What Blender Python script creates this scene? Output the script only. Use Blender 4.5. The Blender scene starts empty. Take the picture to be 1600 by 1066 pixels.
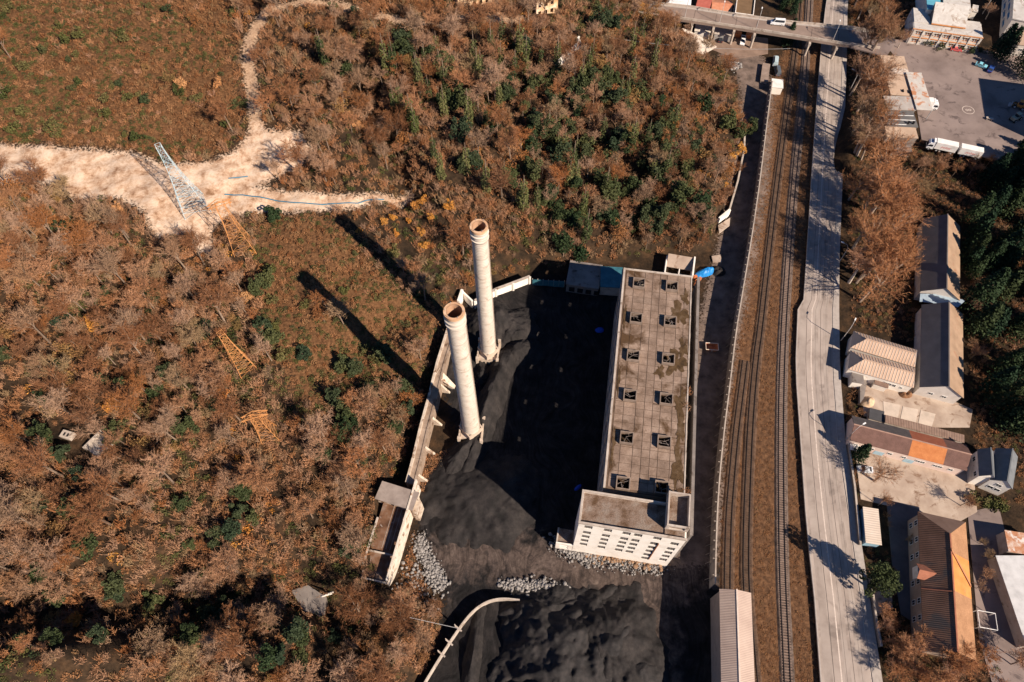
import bpy, math, random
import numpy as np
from mathutils import Matrix, Vector

# ------------------------------------------------------------------ camera, world, sun, exposure
sc = bpy.context.scene
col = sc.collection
F = 1100.0; CX, CY = 800.0, 533.0; NADX, NADY = 812.0, 1180.0; HC = 190.0
_roll = math.atan2(NADX - CX, NADY - CY); _th = math.atan2(math.hypot(NADX - CX, NADY - CY), F)
FW = np.array([0, math.sin(_th), -math.cos(_th)])
_d0 = np.array([0, -math.cos(_th), -math.sin(_th)]); _r0 = np.array([1.0, 0, 0])
RT = math.cos(_roll) * _r0 + math.sin(_roll) * _d0
DN = -math.sin(_roll) * _r0 + math.cos(_roll) * _d0
CAM = np.array([0, 0, HC])
cam_d = bpy.data.cameras.new('camera'); cam = bpy.data.objects.new('camera', cam_d); col.objects.link(cam)
cam_d.sensor_width = 36.0; cam_d.lens = F / 1600 * 36.0; cam_d.clip_start = 1.0; cam_d.clip_end = 6000.0
m3 = Matrix((RT, -DN, -FW)).transposed().to_4x4(); m3.translation = Vector(CAM); cam.matrix_world = m3
sc.camera = cam

SUN_EL = math.radians(36.0); SHADOW_AZ = math.radians(138.0)      # direction the shadows fall, from +x
sun_dir = np.array([-math.cos(SHADOW_AZ) * math.cos(SUN_EL), -math.sin(SHADOW_AZ) * math.cos(SUN_EL), math.sin(SUN_EL)])
w = bpy.data.worlds.new('World'); sc.world = w; w.use_nodes = True
nt = w.node_tree; bg = nt.nodes['Background']; bg.inputs['Strength'].default_value = 0.05
sky = nt.nodes.new('ShaderNodeTexSky'); sky.sky_type = 'NISHITA'; sky.sun_disc = False
sky.sun_elevation = SUN_EL; sky.sun_rotation = math.atan2(sun_dir[0], sun_dir[1]); sky.altitude = 200; sky.air_density = 1.05; sky.dust_density = 0.0; sky.ozone_density = 10.0
nt.links.new(sky.outputs[0], bg.inputs['Color'])
sl = bpy.data.lights.new('sun', 'SUN'); sl.energy = 5.0; sl.angle = math.radians(0.5); sl.color = (1.0, 0.84, 0.68)
so = bpy.data.objects.new('sun', sl); col.objects.link(so)
so.rotation_euler = Vector(sun_dir).to_track_quat('Z', 'Y').to_euler(); so.location = (200, -200, 300)
vs = sc.view_settings; vs.view_transform = 'Standard'; vs.look = 'None'; vs.gamma = 1.0; vs.exposure = 0.82; vs.use_curve_mapping = False

rng = random.Random(7); npr = np.random.RandomState(11)

# ------------------------------------------------------------------ layout: photo point -> place on a level
def P(u, v, z=0.0):
    wv = (u - CX) * RT + (v - CY) * DN + F * FW
    t = (z - HC) / wv[2]
    return CAM + t * wv

def sstep(t):
    t = np.clip(t, 0, 1); return t * t * (3 - 2 * t)

def pdist(X, Y, line):
    d = np.full(np.shape(X), 1e9)
    for (x0, y0), (x1, y1) in zip(line[:-1], line[1:]):
        dx, dy = x1 - x0, y1 - y0; L2 = dx * dx + dy * dy + 1e-9
        t = np.clip(((X - x0) * dx + (Y - y0) * dy) / L2, 0, 1)
        d = np.minimum(d, np.hypot(X - x0 - t * dx, Y - y0 - t * dy))
    return d

def inside(X, Y, poly):
    r = np.zeros(np.shape(X), bool)
    n = len(poly)
    for i in range(n):
        x0, y0 = poly[i]; x1, y1 = poly[(i + 1) % n]
        c = ((y0 > Y) != (y1 > Y))
        with np.errstate(divide='ignore', invalid='ignore'):
            xi = (x1 - x0) * (Y - y0) / (y1 - y0 + 1e-12) + x0
        r ^= c & (X < xi)
    return r

def sdf(X, Y, poly):
    d = pdist(X, Y, list(poly) + [poly[0]])
    return np.where(inside(X, Y, poly), d, -d)

def xy(pts, z=0.0): return [tuple(P(u, v, z)[:2]) for u, v in pts]

FOOT = xy([(1010, -40), (1035, 20), (1075, 55), (1100, 95), (1140, 122), (1163, 185), (1160, 245), (1138, 330), (1112, 385), (1085, 400), (1040, 398),
           (960, 408), (880, 424), (820, 428), (780, 440), (735, 462), (706, 500), (676, 600), (648, 690), (622, 790), (628, 900), (655, 925),
           (690, 945), (688, 985), (660, 1066), (625, 1160)])
HILL = FOOT + [(FOOT[-1][0] - 10, -60), (-40, -300), (-3000, -300), (-3000, 3000), (FOOT[0][0] + 20, 3000)]
RIDGES = [(xy([(-40, 1040), (60, 1035), (200, 1020), (310, 1000), (400, 1000), (450, 990)], 18), 9.0, 6.5)]
RAVINES = [(xy([(-40, 975), (60, 965), (180, 945), (270, 920), (350, 935), (430, 925), (500, 950), (520, 1000)], 18), 10.0, 8.0),
           (xy([(250, 1000), (300, 1080), (330, 1180)], 18), 12.0, 9.0),
           (xy([(560, 150), (600, 215), (630, 290)], 16), 9.0, 6.5),
           (xy([(860, 250), (930, 235), (1010, 290), (990, 340)], 10), 6.0, 7.0),
           (xy([(540, 560), (600, 500), (660, 470)], 10), 3.0, 6.0)]

def wob(X, Y):
    return (0.9 * np.sin(X * 0.11 + 1.3 * np.sin(Y * 0.05)) * np.sin(Y * 0.09 + 0.7) + 0.45 * np.sin(X * 0.31 + Y * 0.17) * np.sin(Y * 0.27 - X * 0.12)
            + 0.2 * np.sin(X * 0.83 - Y * 0.4) * np.sin(Y * 0.71 + X * 0.3))

def hz(X, Y):
    X = np.asarray(X, float); Y = np.asarray(Y, float)
    d = np.maximum(sdf(X, Y, HILL), 0)
    h = 4.0 * sstep(d / 6) + 22 * (1 - np.exp(-d / 70)) + 0.03 * d + wob(X, Y) * sstep((d - 3) / 15)
    for line, dep, wid in RAVINES:
        h = h - dep * np.exp(-(pdist(X, Y, line) / wid) ** 2) * sstep(d / 12)
    for line, dep, wid in RIDGES:
        h = h + dep * np.exp(-(pdist(X, Y, line) / wid) ** 2) * sstep(d / 12)
    # shelf right of the road, level with the bridge
    h = h + 6.0 * sstep((X - (0.42 * Y + 38.0)) / 9) * sstep((Y - 172) / 22)
    # hills out of the picture close the valley
    h = h + 60 * sstep((np.hypot(X, Y - 120) - 420) / 900)
    h = h + np.where(d <= 0, 0.12 * wob(X * 1.3, Y * 1.3) * sstep((X - 30) / 40) * 0.3, 0)
    return h

def gz(x, y): return float(hz(np.array([x]), np.array([y]))[0])

def T(u, v, up=0.0):
    z = 0.0
    for _ in range(14):
        p = P(u, v, z + up); z = 0.5 * z + 0.5 * gz(p[0], p[1])
    p = P(u, v, z + up); p[2] = gz(p[0], p[1]); return p

def Txy(pts): return [tuple(T(u, v)[:2]) for u, v in pts]

# ------------------------------------------------------------------ materials
MATS = {}
def _nodes(name):
    m = bpy.data.materials.new(name); m.use_nodes = True
    n = m.node_tree.nodes; b = n['Principled BSDF']; b.inputs['Specular IOR Level'].default_value = 0.2
    return m, m.node_tree, n, b

def ramp(nt_, fac, cols, pos=None):
    r = nt_.nodes.new('ShaderNodeValToRGB'); e = r.color_ramp.elements
    k = len(cols); pos = pos or [0.3 + 0.4 * i / max(1, k - 1) for i in range(k)]
    e[0].position = pos[0]; e[0].color = (*cols[0], 1); e[1].position = pos[-1]; e[1].color = (*cols[-1], 1)
    for i in range(1, k - 1):
        q = e.new(pos[i]); q.color = (*cols[i], 1)
    nt_.links.new(fac, r.inputs[0]); return r.outputs[0]

def mixc(nt_, fac, a, b, mode='MIX'):
    x = nt_.nodes.new('ShaderNodeMix'); x.data_type = 'RGBA'; x.blend_type = mode
    for s, v in ((x.inputs[0], fac), (x.inputs[6], a), (x.inputs[7], b)):
        if hasattr(v, 'is_linked') or isinstance(v, bpy.types.NodeSocket): nt_.links.new(v, s)
        elif isinstance(v, (int, float)): s.default_value = v
        else: s.default_value = (*v, 1)
    return x.outputs[2]

def mth(nt_, op, a, b=0.0, clamp=False):
    x = nt_.nodes.new('ShaderNodeMath'); x.operation = op; x.use_clamp = clamp
    for s, v in ((x.inputs[0], a), (x.inputs[1], b)):
        if isinstance(v, bpy.types.NodeSocket): nt_.links.new(v, s)
        else: s.default_value = v
    return x.outputs[0]

def noise(nt_, vec, scale, detail=4, rough=0.6, dist=0.0):
    x = nt_.nodes.new('ShaderNodeTexNoise'); x.inputs['Scale'].default_value = scale; x.inputs['Detail'].default_value = detail
    x.inputs['Roughness'].default_value = rough; x.inputs['Distortion'].default_value = dist
    nt_.links.new(vec, x.inputs['Vector']); return x.outputs[0]

def vecsrc(nt_, coord):
    if coord == 'world': return nt_.nodes.new('ShaderNodeNewGeometry').outputs['Position']
    return nt_.nodes.new('ShaderNodeTexCoord').outputs['Object']

def mat(name, cols, scale=0.4, rough=0.9, bump=0.0, bscale=4.0, coord='world', rnd=0.0, stain=None, stripes=None, metal=0.0, spec=None, speck=0.0):
    if name in MATS: return MATS[name]
    m, t, n, b = _nodes(name); vec = vecsrc(t, coord)
    if not isinstance(cols[0], (tuple, list)): cols = [tuple(c * 0.82 for c in cols), cols, tuple(min(1, c * 1.12) for c in cols)]
    c = ramp(t, noise(t, vec, scale), cols)
    if speck: c = mixc(t, speck, c, ramp(t, noise(t, vec, scale * 9, 3), [(0.25,) * 3, (1,) * 3], [0.35, 0.65]), 'MULTIPLY')
    if stain:                                    # (colour, scale, threshold, softness)
        s = noise(t, vec, stain[1], 5, 0.65, 0.6)
        f = mth(t, 'MULTIPLY', mth(t, 'SUBTRACT', s, stain[2]), 1.0 / stain[3], True)
        c = mixc(t, f, c, stain[0])
    if stripes:                                  # (axis, per metre, depth)
        wv = n.new('ShaderNodeTexWave'); wv.wave_type = 'BANDS'; wv.bands_direction = stripes[0]; wv.inputs['Scale'].default_value = stripes[1] / 3.1416 / 2 * 6.2832 / 2
        t.links.new(vec, wv.inputs['Vector'])
        c = mixc(t, stripes[2], c, ramp(t, wv.outputs[0], [(0.35,) * 3, (1,) * 3], [0.2, 0.7]), 'MULTIPLY')
        bp = n.new('ShaderNodeBump'); bp.inputs['Strength'].default_value = 0.5; bp.inputs['Distance'].default_value = 0.1
        t.links.new(wv.outputs[0], bp.inputs['Height']); t.links.new(bp.outputs[0], b.inputs['Normal'])
    if rnd:
        oi = n.new('ShaderNodeObjectInfo')
        c = mixc(t, rnd, c, ramp(t, oi.outputs['Random'], [(0.45,) * 3, (1.0,) * 3], [0, 1]), 'MULTIPLY')
    t.links.new(c, b.inputs['Base Color']); b.inputs['Roughness'].default_value = rough; b.inputs['Metallic'].default_value = metal
    if spec is not None: b.inputs['Specular IOR Level'].default_value = spec
    if bump and not stripes:
        bp = n.new('ShaderNodeBump'); bp.inputs['Strength'].default_value = min(1, bump); bp.inputs['Distance'].default_value = 0.15
        t.links.new(noise(t, vec, bscale, 6, 0.7), bp.inputs['Height']); t.links.new(bp.outputs[0], b.inputs['Normal'])
    MATS[name] = m; return m

def leafmat(name, cols, rough=0.75):
    """foliage: one hue for each plant, varied leaf by leaf"""
    m, t, n, b = _nodes(name)
    oi = n.new('ShaderNodeObjectInfo')
    c = ramp(t, oi.outputs['Random'], cols, [i / max(1, len(cols) - 1) for i in range(len(cols))])
    v = vecsrc(t, 'object')
    c = mixc(t, 0.75, c, ramp(t, noise(t, v, 1.6, 3), [(0.5,) * 3, (1.25,) * 3], [0.32, 0.68]), 'MULTIPLY')
    t.links.new(c, b.inputs['Base Color']); b.inputs['Roughness'].default_value = rough; b.inputs['Specular IOR Level'].default_value = 0.1
    MATS[name] = m; return m

CONC = mat('concrete', [(0.30, 0.25, 0.21), (0.42, 0.36, 0.31), (0.5, 0.44, 0.38)], 0.35, bump=0.3, stain=((0.13, 0.09, 0.06), 0.5, 0.58, 0.12))
CONC_D = mat('dark concrete', [(0.15, 0.13, 0.12), (0.24, 0.21, 0.19)], 0.3, bump=0.3, stain=((0.07, 0.05, 0.04), 0.4, 0.55, 0.15))
WHITEW = mat('weathered white wall', [(0.62, 0.57, 0.5), (0.74, 0.69, 0.62), (0.8, 0.76, 0.7)], 0.5, bump=0.1, stain=((0.34, 0.2, 0.11), 0.35, 0.64, 0.1))
DARK = mat('dark opening', (0.012, 0.012, 0.014), 1.0)
GLASS = mat('window glass', (0.03, 0.035, 0.045), 1.0, 0.15, spec=0.5)
STEEL = mat('grey steel', (0.3, 0.3, 0.31), 1.0, 0.5)
WHITEP = mat('white paint', (0.78, 0.78, 0.76), 0.7, 0.4)

# ------------------------------------------------------------------ geometry helpers
class MB:
    def __init__(s): s.v = []; s.f = []; s.m = None
    def pt(s, p):
        p = Vector(p)
        if s.m is not None: p = s.m @ p
        s.v.append(tuple(p)); return len(s.v) - 1
    def poly(s, *pts): s.f.append(tuple(s.pt(p) for p in pts)); return s
    def box(s, x0, x1, y0, y1, z0, z1):
        i = [s.pt(p) for p in ((x0, y0, z0), (x1, y0, z0), (x1, y1, z0), (x0, y1, z0), (x0, y0, z1), (x1, y0, z1), (x1, y1, z1), (x0, y1, z1))]
        for f in ((0, 3, 2, 1), (4, 5, 6, 7), (0, 1, 5, 4), (1, 2, 6, 5), (2, 3, 7, 6), (3, 0, 4, 7)): s.f.append(tuple(i[k] for k in f))
        return s
    def prism(s, poly, z0, z1):
        n = len(poly); a = [s.pt((*p, z0)) for p in poly]; b = [s.pt((*p, z1)) for p in poly]
        s.f.append(tuple(reversed(a))); s.f.append(tuple(b))
        for i in range(n): s.f.append((a[i], a[(i + 1) % n], b[(i + 1) % n], b[i]))
        return s
    def slab(s, pts, t):                       # a thick sheet over any planar polygon; pts are its top
        n = len(pts); a = [s.pt(p) for p in pts]; b = [s.pt((p[0], p[1], p[2] - t)) for p in pts]
        s.f.append(tuple(a)); s.f.append(tuple(reversed(b)))
        for i in range(n): s.f.append((b[i], b[(i + 1) % n], a[(i + 1) % n], a[i]))
        return s
    def tube(s, p0, p1, r0, r1=None, n=6, cap=True):
        p0 = Vector(p0); p1 = Vector(p1); r1 = r0 if r1 is None else r1
        d = (p1 - p0).normalized(); a = d.orthogonal().normalized(); b = d.cross(a)
        A = []; B = []
        for k in range(n):
            c, q = math.cos(2 * math.pi * k / n), math.sin(2 * math.pi * k / n)
            A.append(s.pt(p0 + (a * c + b * q) * r0)); B.append(s.pt(p1 + (a * c + b * q) * r1))
        for k in range(n): s.f.append((A[k], A[(k + 1) % n], B[(k + 1) % n], B[k]))
        if cap: s.f.append(tuple(reversed(A))); s.f.append(tuple(B))
        return s
    def lathe(s, prof, n=24):                  # prof: (r, z) list
        rings = [[s.pt((r * math.cos(2 * math.pi * k / n), r * math.sin(2 * math.pi * k / n), z)) for k in range(n)] for r, z in prof]
        for A, B in zip(rings[:-1], rings[1:]):
            for k in range(n): s.f.append((A[k], A[(k + 1) % n], B[(k + 1) % n], B[k]))
        return s
    def wall(s, w_, h_, t_, holes, x0=0.0, z0=0.0):   # wall in x-z, outer face y=0, inner face y=t_
        xs = sorted({0.0, w_, *[q for h in holes for q in h[:2]]}); zs = sorted({0.0, h_, *[q for h in holes for q in h[2:]]})
        def solid(i, j):
            if i < 0 or j < 0 or i >= len(xs) - 1 or j >= len(zs) - 1: return False
            cx_, cz_ = (xs[i] + xs[i + 1]) / 2, (zs[j] + zs[j + 1]) / 2
            return not any(h[0] < cx_ < h[1] and h[2] < cz_ < h[3] for h in holes)
        for i in range(len(xs) - 1):
            for j in range(len(zs) - 1):
                if not solid(i, j): continue
                a, b, c, d = xs[i] + x0, xs[i + 1] + x0, zs[j] + z0, zs[j + 1] + z0
                s.poly((a, 0, c), (b, 0, c), (b, 0, d), (a, 0, d)); s.poly((a, t_, d), (b, t_, d), (b, t_, c), (a, t_, c))
                if not solid(i - 1, j): s.poly((a, 0, d), (a, t_, d), (a, t_, c), (a, 0, c))
                if not solid(i + 1, j): s.poly((b, 0, c), (b, t_, c), (b, t_, d), (b, 0, d))
                if not solid(i, j - 1): s.poly((a, 0, c), (a, t_, c), (b, t_, c), (b, 0, c))
                if not solid(i, j + 1): s.poly((a, 0, d), (b, 0, d), (b, t_, d), (a, t_, d))
        return s
    def mesh(s, name):
        me = bpy.data.meshes.new(name); me.from_pydata(s.v, [], s.f); me.update(); return me
    def build(s, name, m, parent=None, smooth=False):
        return obj(name, s.mesh(name), m, parent, smooth)

def obj(name, me, m, parent=None, smooth=False):
    if m is not None and not me.materials: me.materials.append(m)
    if smooth: me.polygons.foreach_set('use_smooth', [True] * len(me.polygons))
    o = bpy.data.objects.new(name, me); col.objects.link(o)
    if parent is not None: o.parent = parent
    return o

def tag(o, label=None, cat=None, group=None, kind=None):
    if label: o['label'] = label
    if cat: o['category'] = cat
    if group: o['group'] = group
    if kind: o['kind'] = kind
    return o

def thing(name, label, cat, loc=(0, 0, 0), rz=0.0, group=None):
    o = bpy.data.objects.new(name, None); o.empty_display_size = 0.5; col.objects.link(o)
    o.location = loc; o.rotation_euler = (0, 0, rz); return tag(o, label, cat, group)

def part(name, m, parent, *boxes):
    b = MB()
    for q in boxes: b.box(*q)
    return b.build(name, m, parent)

def link_copy(o, parent=None):
    c = o.copy(); col.objects.link(c); c.parent = parent
    for ch in o.children: link_copy(ch, c)
    return c

def rotz(a, loc=(0, 0, 0)): return Matrix.Translation(loc) @ Matrix.Rotation(a, 4, 'Z')

def meshfrom(name, v, f):
    me = bpy.data.meshes.new(name); v = np.asarray(v, np.float32); f = np.asarray(f, np.int32)
    k = f.shape[1]; me.vertices.add(len(v)); me.vertices.foreach_set('co', v.ravel())
    me.loops.add(f.size); me.loops.foreach_set('vertex_index', f.ravel())
    me.polygons.add(len(f)); me.polygons.foreach_set('loop_start', np.arange(0, f.size, k, dtype=np.int32))
    me.update(calc_edges=True); return me

# ------------------------------------------------------------------ the ground
SAND = Txy([(-90, 222), (0, 226), (100, 232), (200, 238), (262, 258), (330, 252), (372, 232), (390, 205), (396, 190), (404, 188), (418, 203), (470, 207),
            (488, 240), (470, 262), (430, 276), (400, 292), (450, 300), (560, 306), (642, 298), (645, 310), (560, 326), (480, 330), (400, 332), (360, 338), (330, 362),
            (338, 402), (312, 395), (300, 365), (240, 372), (225, 330), (190, 310), (120, 312), (90, 288), (40, 285), (-90, 300)])
PATHS = [(Txy([(400, 200), (396, 150), (388, 100), (392, 60), (415, 22), (425, 14)]), 2.3), (Txy([(420, 14), (470, 3), (525, 7), (590, 25), (680, 40), (760, 34), (830, 33)]), 1.7),
         (Txy([(700, 38), (760, 24), (810, 30)]), 2.5), (Txy([(870, 100), (915, 72)]), 1.6)]
COALP = xy([(735, 466), (820, 436), (880, 428), (968, 430), (985, 600), (950, 770), (905, 850), (1000, 892), (1125, 880), (1128, 1066), (1135, 1400), (560, 1400), (655, 1066),
            (686, 1000), (695, 930), (665, 880), (652, 820), (680, 765), (718, 690), (705, 655), (690, 600), (705, 520)])
DUSTL = [(xy([(690, 880), (760, 860), (850, 880), (950, 900), (1040, 910), (1090, 890)]), 5.0), (xy([(960, 905), (1000, 960), (1010, 1030)]), 7.0)]
SERV = xy([(1150, 88), (1172, 98), (1184, 150), (1172, 280), (1150, 400), (1122, 520), (1105, 620), (1093, 720), (1090, 820), (1075, 910)])
HEATH = Txy([(-80, -60), (340, -60), (372, 60), (376, 200), (330, 246), (262, 250), (200, 232), (-80, 220)])
MIDHEATH = Txy([(395, 345), (510, 335), (620, 450), (690, 500), (655, 590), (560, 600), (470, 640), (430, 560), (400, 450)])
CORR = xy([(1205, 125), (1262, 0), (1290, 0), (1275, 250), (1258, 470), (1246, 580), (1255, 740), (1285, 1090), (1180, 1090), (1120, 910), (1140, 600), (1188, 280)])

def lin(a, b, s): return np.arange(a, b, s)
gx = np.concatenate([[-3000, -1500, -900, -600, -420], lin(-330, -245, 6), lin(-240, 235, 1.1), lin(240, 330, 6), [420, 600, 900, 1500, 3000]])
gy = np.concatenate([[-1500, -700, -350, -160], lin(-80, -2, 4), lin(0, 305, 1.1), lin(306, 420, 6), [520, 700, 1000, 1700, 3500]])
GX, GY = np.meshgrid(gx, gy); NX, NY = len(gx), len(gy)
GZ = hz(GX, GY)
coal_sd = sdf(GX, GY, COALP)
GZ = GZ + np.where(coal_sd > 0, 0.25 * wob(GX * 3, GY * 3) * sstep(coal_sd / 4), 0)
idx = np.arange(NX * NY).reshape(NY, NX)
gf = np.stack([idx[:-1, :-1], idx[:-1, 1:], idx[1:, 1:], idx[1:, :-1]], -1).reshape(-1, 4)
me = meshfrom('ground', np.stack([GX, GY, GZ], -1).reshape(-1, 3), gf)
def attr(name, val):
    a = me.attributes.new(name, 'FLOAT', 'POINT'); a.data.foreach_set('value', np.clip(val, -50, 50).astype(np.float32).ravel())
a_sand = np.clip(sdf(GX, GY, SAND) / 2.0, -3, 3)
a_path = np.full(GX.shape, -3.0)
for ln, hw in PATHS: a_path = np.maximum(a_path, np.clip((hw - pdist(GX, GY, ln)) / 1.6, -3, 3) - 0.1)
attr('sand', a_sand); attr('path', a_path); attr('coal', np.clip(coal_sd / 2.0, -3, 3))
a_d = np.full(GX.shape, -3.0)
for ln, hw in DUSTL: a_d = np.maximum(a_d, np.clip((hw - pdist(GX, GY, ln)) / 4.0, -3, 3))
attr('dust', a_d); attr('serv', np.clip((6.5 - pdist(GX, GY, SERV)) / 2.0, -3, 3)); attr('corr', np.clip(sdf(GX, GY, CORR) / 2, -3, 3))
attr('heath', np.clip(np.maximum(sdf(GX, GY, HEATH), sdf(GX, GY, MIDHEATH)) / 5, -3, 3))

m, t, n, b = _nodes('ground'); pos = vecsrc(t, 'world')
def at_(name):
    a = n.new('ShaderNodeAttribute'); a.attribute_name = name; return a.outputs['Fac']
n1 = noise(t, pos, 0.25, 6, 0.65); n2 = noise(t, pos, 1.3, 5, 0.7); n3 = noise(t, pos, 0.05, 4)
def zone(name, k=1.6, nz=n2, sh=0.0):
    return mth(t, 'ADD', mth(t, 'MULTIPLY', mth(t, 'ADD', at_(name), mth(t, 'MULTIPLY', mth(t, 'SUBTRACT', nz, 0.5 - sh), 6.0)), k), 0.5, True)
c = ramp(t, n1, [(0.014, 0.011, 0.008), (0.04, 0.026, 0.016), (0.085, 0.048, 0.025)])
c = mixc(t, 0.6, c, ramp(t, n2, [(0.3,) * 3, (1.2,) * 3], [0.3, 0.65]), 'MULTIPLY')
heathc = ramp(t, n2, [(0.035, 0.02, 0.01), (0.11, 0.055, 0.026), (0.2, 0.105, 0.05)])
c = mixc(t, zone('heath'), c, heathc)
corrc = ramp(t, noise(t, pos, 0.7, 7, 0.75), [(0.035, 0.02, 0.013), (0.11, 0.058, 0.031), (0.21, 0.112, 0.058)])
c = mixc(t, zone('corr', 2.0), c, corrc)
trackc = ramp(t, n2, [(0.2, 0.12, 0.07), (0.36, 0.24, 0.155), (0.46, 0.33, 0.23)])
sandc = ramp(t, noise(t, pos, 0.3, 9, 0.75, 0.25), [(0.2, 0.11, 0.06), (0.38, 0.245, 0.16), (0.53, 0.395, 0.29), (0.64, 0.51, 0.4)], [0.34, 0.43, 0.54, 0.68])
c = mixc(t, zone('path', 1.2), c, trackc)
c = mixc(t, zone('sand', 1.2), c, sandc)
servc = ramp(t, noise(t, pos, 0.3, 6), [(0.07, 0.055, 0.047), (0.15, 0.112, 0.092), (0.22, 0.165, 0.137)])
c = mixc(t, zone('serv', 2.0), c, servc)
# coal: black fines with streaks left by loaders
mpn = n.new('ShaderNodeMapping'); mpn.inputs['Scale'].default_value = (1.5, 0.16, 1.0); mpn.inputs['Rotation'].default_value = (0, 0, 0.5)
nd = n.new('ShaderNodeTexNoise'); nd.inputs['Scale'].default_value = 0.035; t.links.new(pos, nd.inputs['Vector'])
va = n.new('ShaderNodeVectorMath'); va.operation = 'MULTIPLY_ADD'; va.inputs[1].default_value = (38, 38, 0); t.links.new(nd.outputs['Color'], va.inputs[0]); t.links.new(pos, va.inputs[2]); t.links.new(va.outputs[0], mpn.inputs['Vector'])
streak = noise(t, mpn.outputs[0], 0.7, 6, 0.7)
coalc = mixc(t, 0.8, ramp(t, n1, [(0.009, 0.009, 0.0095), (0.018, 0.0165, 0.017), (0.032, 0.028, 0.027)]), ramp(t, streak, [(0.4,) * 3, (1.5,) * 3], [0.35, 0.68]), 'MULTIPLY')
dustc = mixc(t, 0.8, ramp(t, noise(t, pos, 0.5, 6, 0.7, 1.0), [(0.035, 0.029, 0.027), (0.08, 0.06, 0.052), (0.13, 0.1, 0.085)]), ramp(t, streak, [(0.4,) * 3, (1.35,) * 3], [0.35, 0.66]), 'MULTIPLY')
cz = zone('coal', 2.0)
c = mixc(t, cz, c, mixc(t, zone('dust', 0.7, n1), coalc, dustc))
t.links.new(c, b.inputs['Base Color']); b.inputs['Roughness'].default_value = 0.95; b.inputs['Specular IOR Level'].default_value = 0.1
bp = n.new('ShaderNodeBump'); bp.inputs['Strength'].default_value = 0.7; bp.inputs['Distance'].default_value = 0.3
t.links.new(noise(t, pos, 1.6, 8, 0.7), bp.inputs['Height']); t.links.new(bp.outputs[0], b.inputs['Normal'])
GROUND = tag(obj('ground', me, m, smooth=True), kind='structure')

# ------------------------------------------------------------------ roads, pavements, tracks
def resample(pts, step):
    pts = [np.array(p, float) for p in pts]; out = []
    for a, b_ in zip(pts[:-1], pts[1:]):
        k = max(1, int(round(np.linalg.norm(b_ - a) / step)))
        out += [a + (b_ - a) * i / k for i in range(k)]
    return out + [pts[-1]]

def smoothline(pts, it=2):
    pts = [np.array(p, float) for p in pts]
    for _ in range(it):
        q = [pts[0]]
        for a, b_ in zip(pts[:-1], pts[1:]): q += [0.75 * a + 0.25 * b_, 0.25 * a + 0.75 * b_]
        pts = q + [pts[-1]]
    return pts

def px3(pts, z): return [P(u, v, z) for u, v in pts]

def sheet(name, m, pts3, t_=0.3, parent=None, kind='structure'):
    o = MB().slab([tuple(p) for p in pts3], t_).build(name, m, parent)
    return tag(o, kind=kind) if parent is None else o

ASPH = mat('road asphalt', [(0.25, 0.205, 0.178), (0.34, 0.285, 0.25), (0.39, 0.33, 0.29)], 0.12, bump=0.1, bscale=12, stain=((0.2, 0.165, 0.145), 0.09, 0.55, 0.1))
ASPH2 = mat('yard asphalt', [(0.15, 0.115, 0.105), (0.21, 0.165, 0.15), (0.26, 0.205, 0.185)], 0.1, bump=0.15, bscale=9, stain=((0.11, 0.085, 0.08), 0.25, 0.57, 0.1))
COURT = mat('court concrete', [(0.28, 0.21, 0.165), (0.38, 0.3, 0.24), (0.48, 0.4, 0.33)], 0.16, bump=0.2, stain=((0.2, 0.13, 0.09), 0.3, 0.56, 0.1))
KERB = mat('kerb stone', (0.36, 0.32, 0.29), 0.8)
ROADZ = 0.95
RL = [(1296, -30), (1289, 20), (1282, 90), (1275, 180), (1269, 266), (1261, 396), (1256, 468), (1247, 484), (1244, 560), (1245, 600), (1252, 700), (1259, 798), (1266, 870), (1273, 935), (1283, 1066), (1292, 1180)]
RR = [(1327, -30), (1324, 20), (1323, 90), (1320, 180), (1317, 266), (1312, 396), (1311, 468), (1311, 484), (1312, 560), (1314, 600), (1322, 700), (1338, 798), (1349, 870), (1359, 935), (1379, 1066), (1396, 1180)]
rl, rr = px3(RL, ROADZ), px3(RR, ROADZ)
mb = MB()
for i in range(len(rl) - 1):
    mb.slab([tuple(rl[i]), tuple(rr[i]), tuple(rr[i + 1]), tuple(rl[i + 1])], 1.1)
road = tag(mb.build('main_road', ASPH), kind='structure')
def strip_on(parent, name, m, A, B, f0, f1, z, t_=0.03):
    q = MB()
    for i in range(len(A) - 1):
        c_ = [A[i] + (B[i] - A[i]) * f0, A[i] + (B[i] - A[i]) * f1, A[i + 1] + (B[i + 1] - A[i + 1]) * f1, A[i + 1] + (B[i + 1] - A[i + 1]) * f0]
        q.slab([(p[0], p[1], z) for p in c_], t_)
    return q.build(name, m, parent)
strip_on(road, 'pavement', KERB, rl, rr, 0.84, 1.0, ROADZ + 0.14, 0.12)
strip_on(road, 'edge_kerb', KERB, rl, rr, -0.012, 0.012, ROADZ + 0.16, 0.5)
LINE = mat('road line paint', (0.56, 0.48, 0.42), 2.0, stain=((0.36, 0.31, 0.27), 1.2, 0.52, 0.2))
strip_on(road, 'lane_line', LINE, rl, rr, 0.33, 0.352, ROADZ + 0.012, 0.008)
strip_on(road, 'edge_line', LINE, rl, rr, 0.82, 0.828, ROADZ + 0.012, 0.008)
for f0_, f1_, kk in ((.06, .2, 0), (.215, .225, 1), (.4, .5, 0), (.62, .72, 0), (.43, .435, 1), (.68, .684, 1)):
    strip_on(road, 'wear_track' if kk == 0 else 'repair_seam', mat('worn asphalt', [(0.24, 0.198, 0.172), (0.31, 0.262, 0.23), (0.35, 0.297, 0.262)], 0.2, stain=((0.38, 0.325, 0.287), 0.1, .5, .2)) if kk == 0 else mat('tar seam', (0.1, 0.085, 0.075), 1), rl, rr, f0_, f1_, ROADZ + 0.006 + .001 * kk, 0.004)
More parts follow.
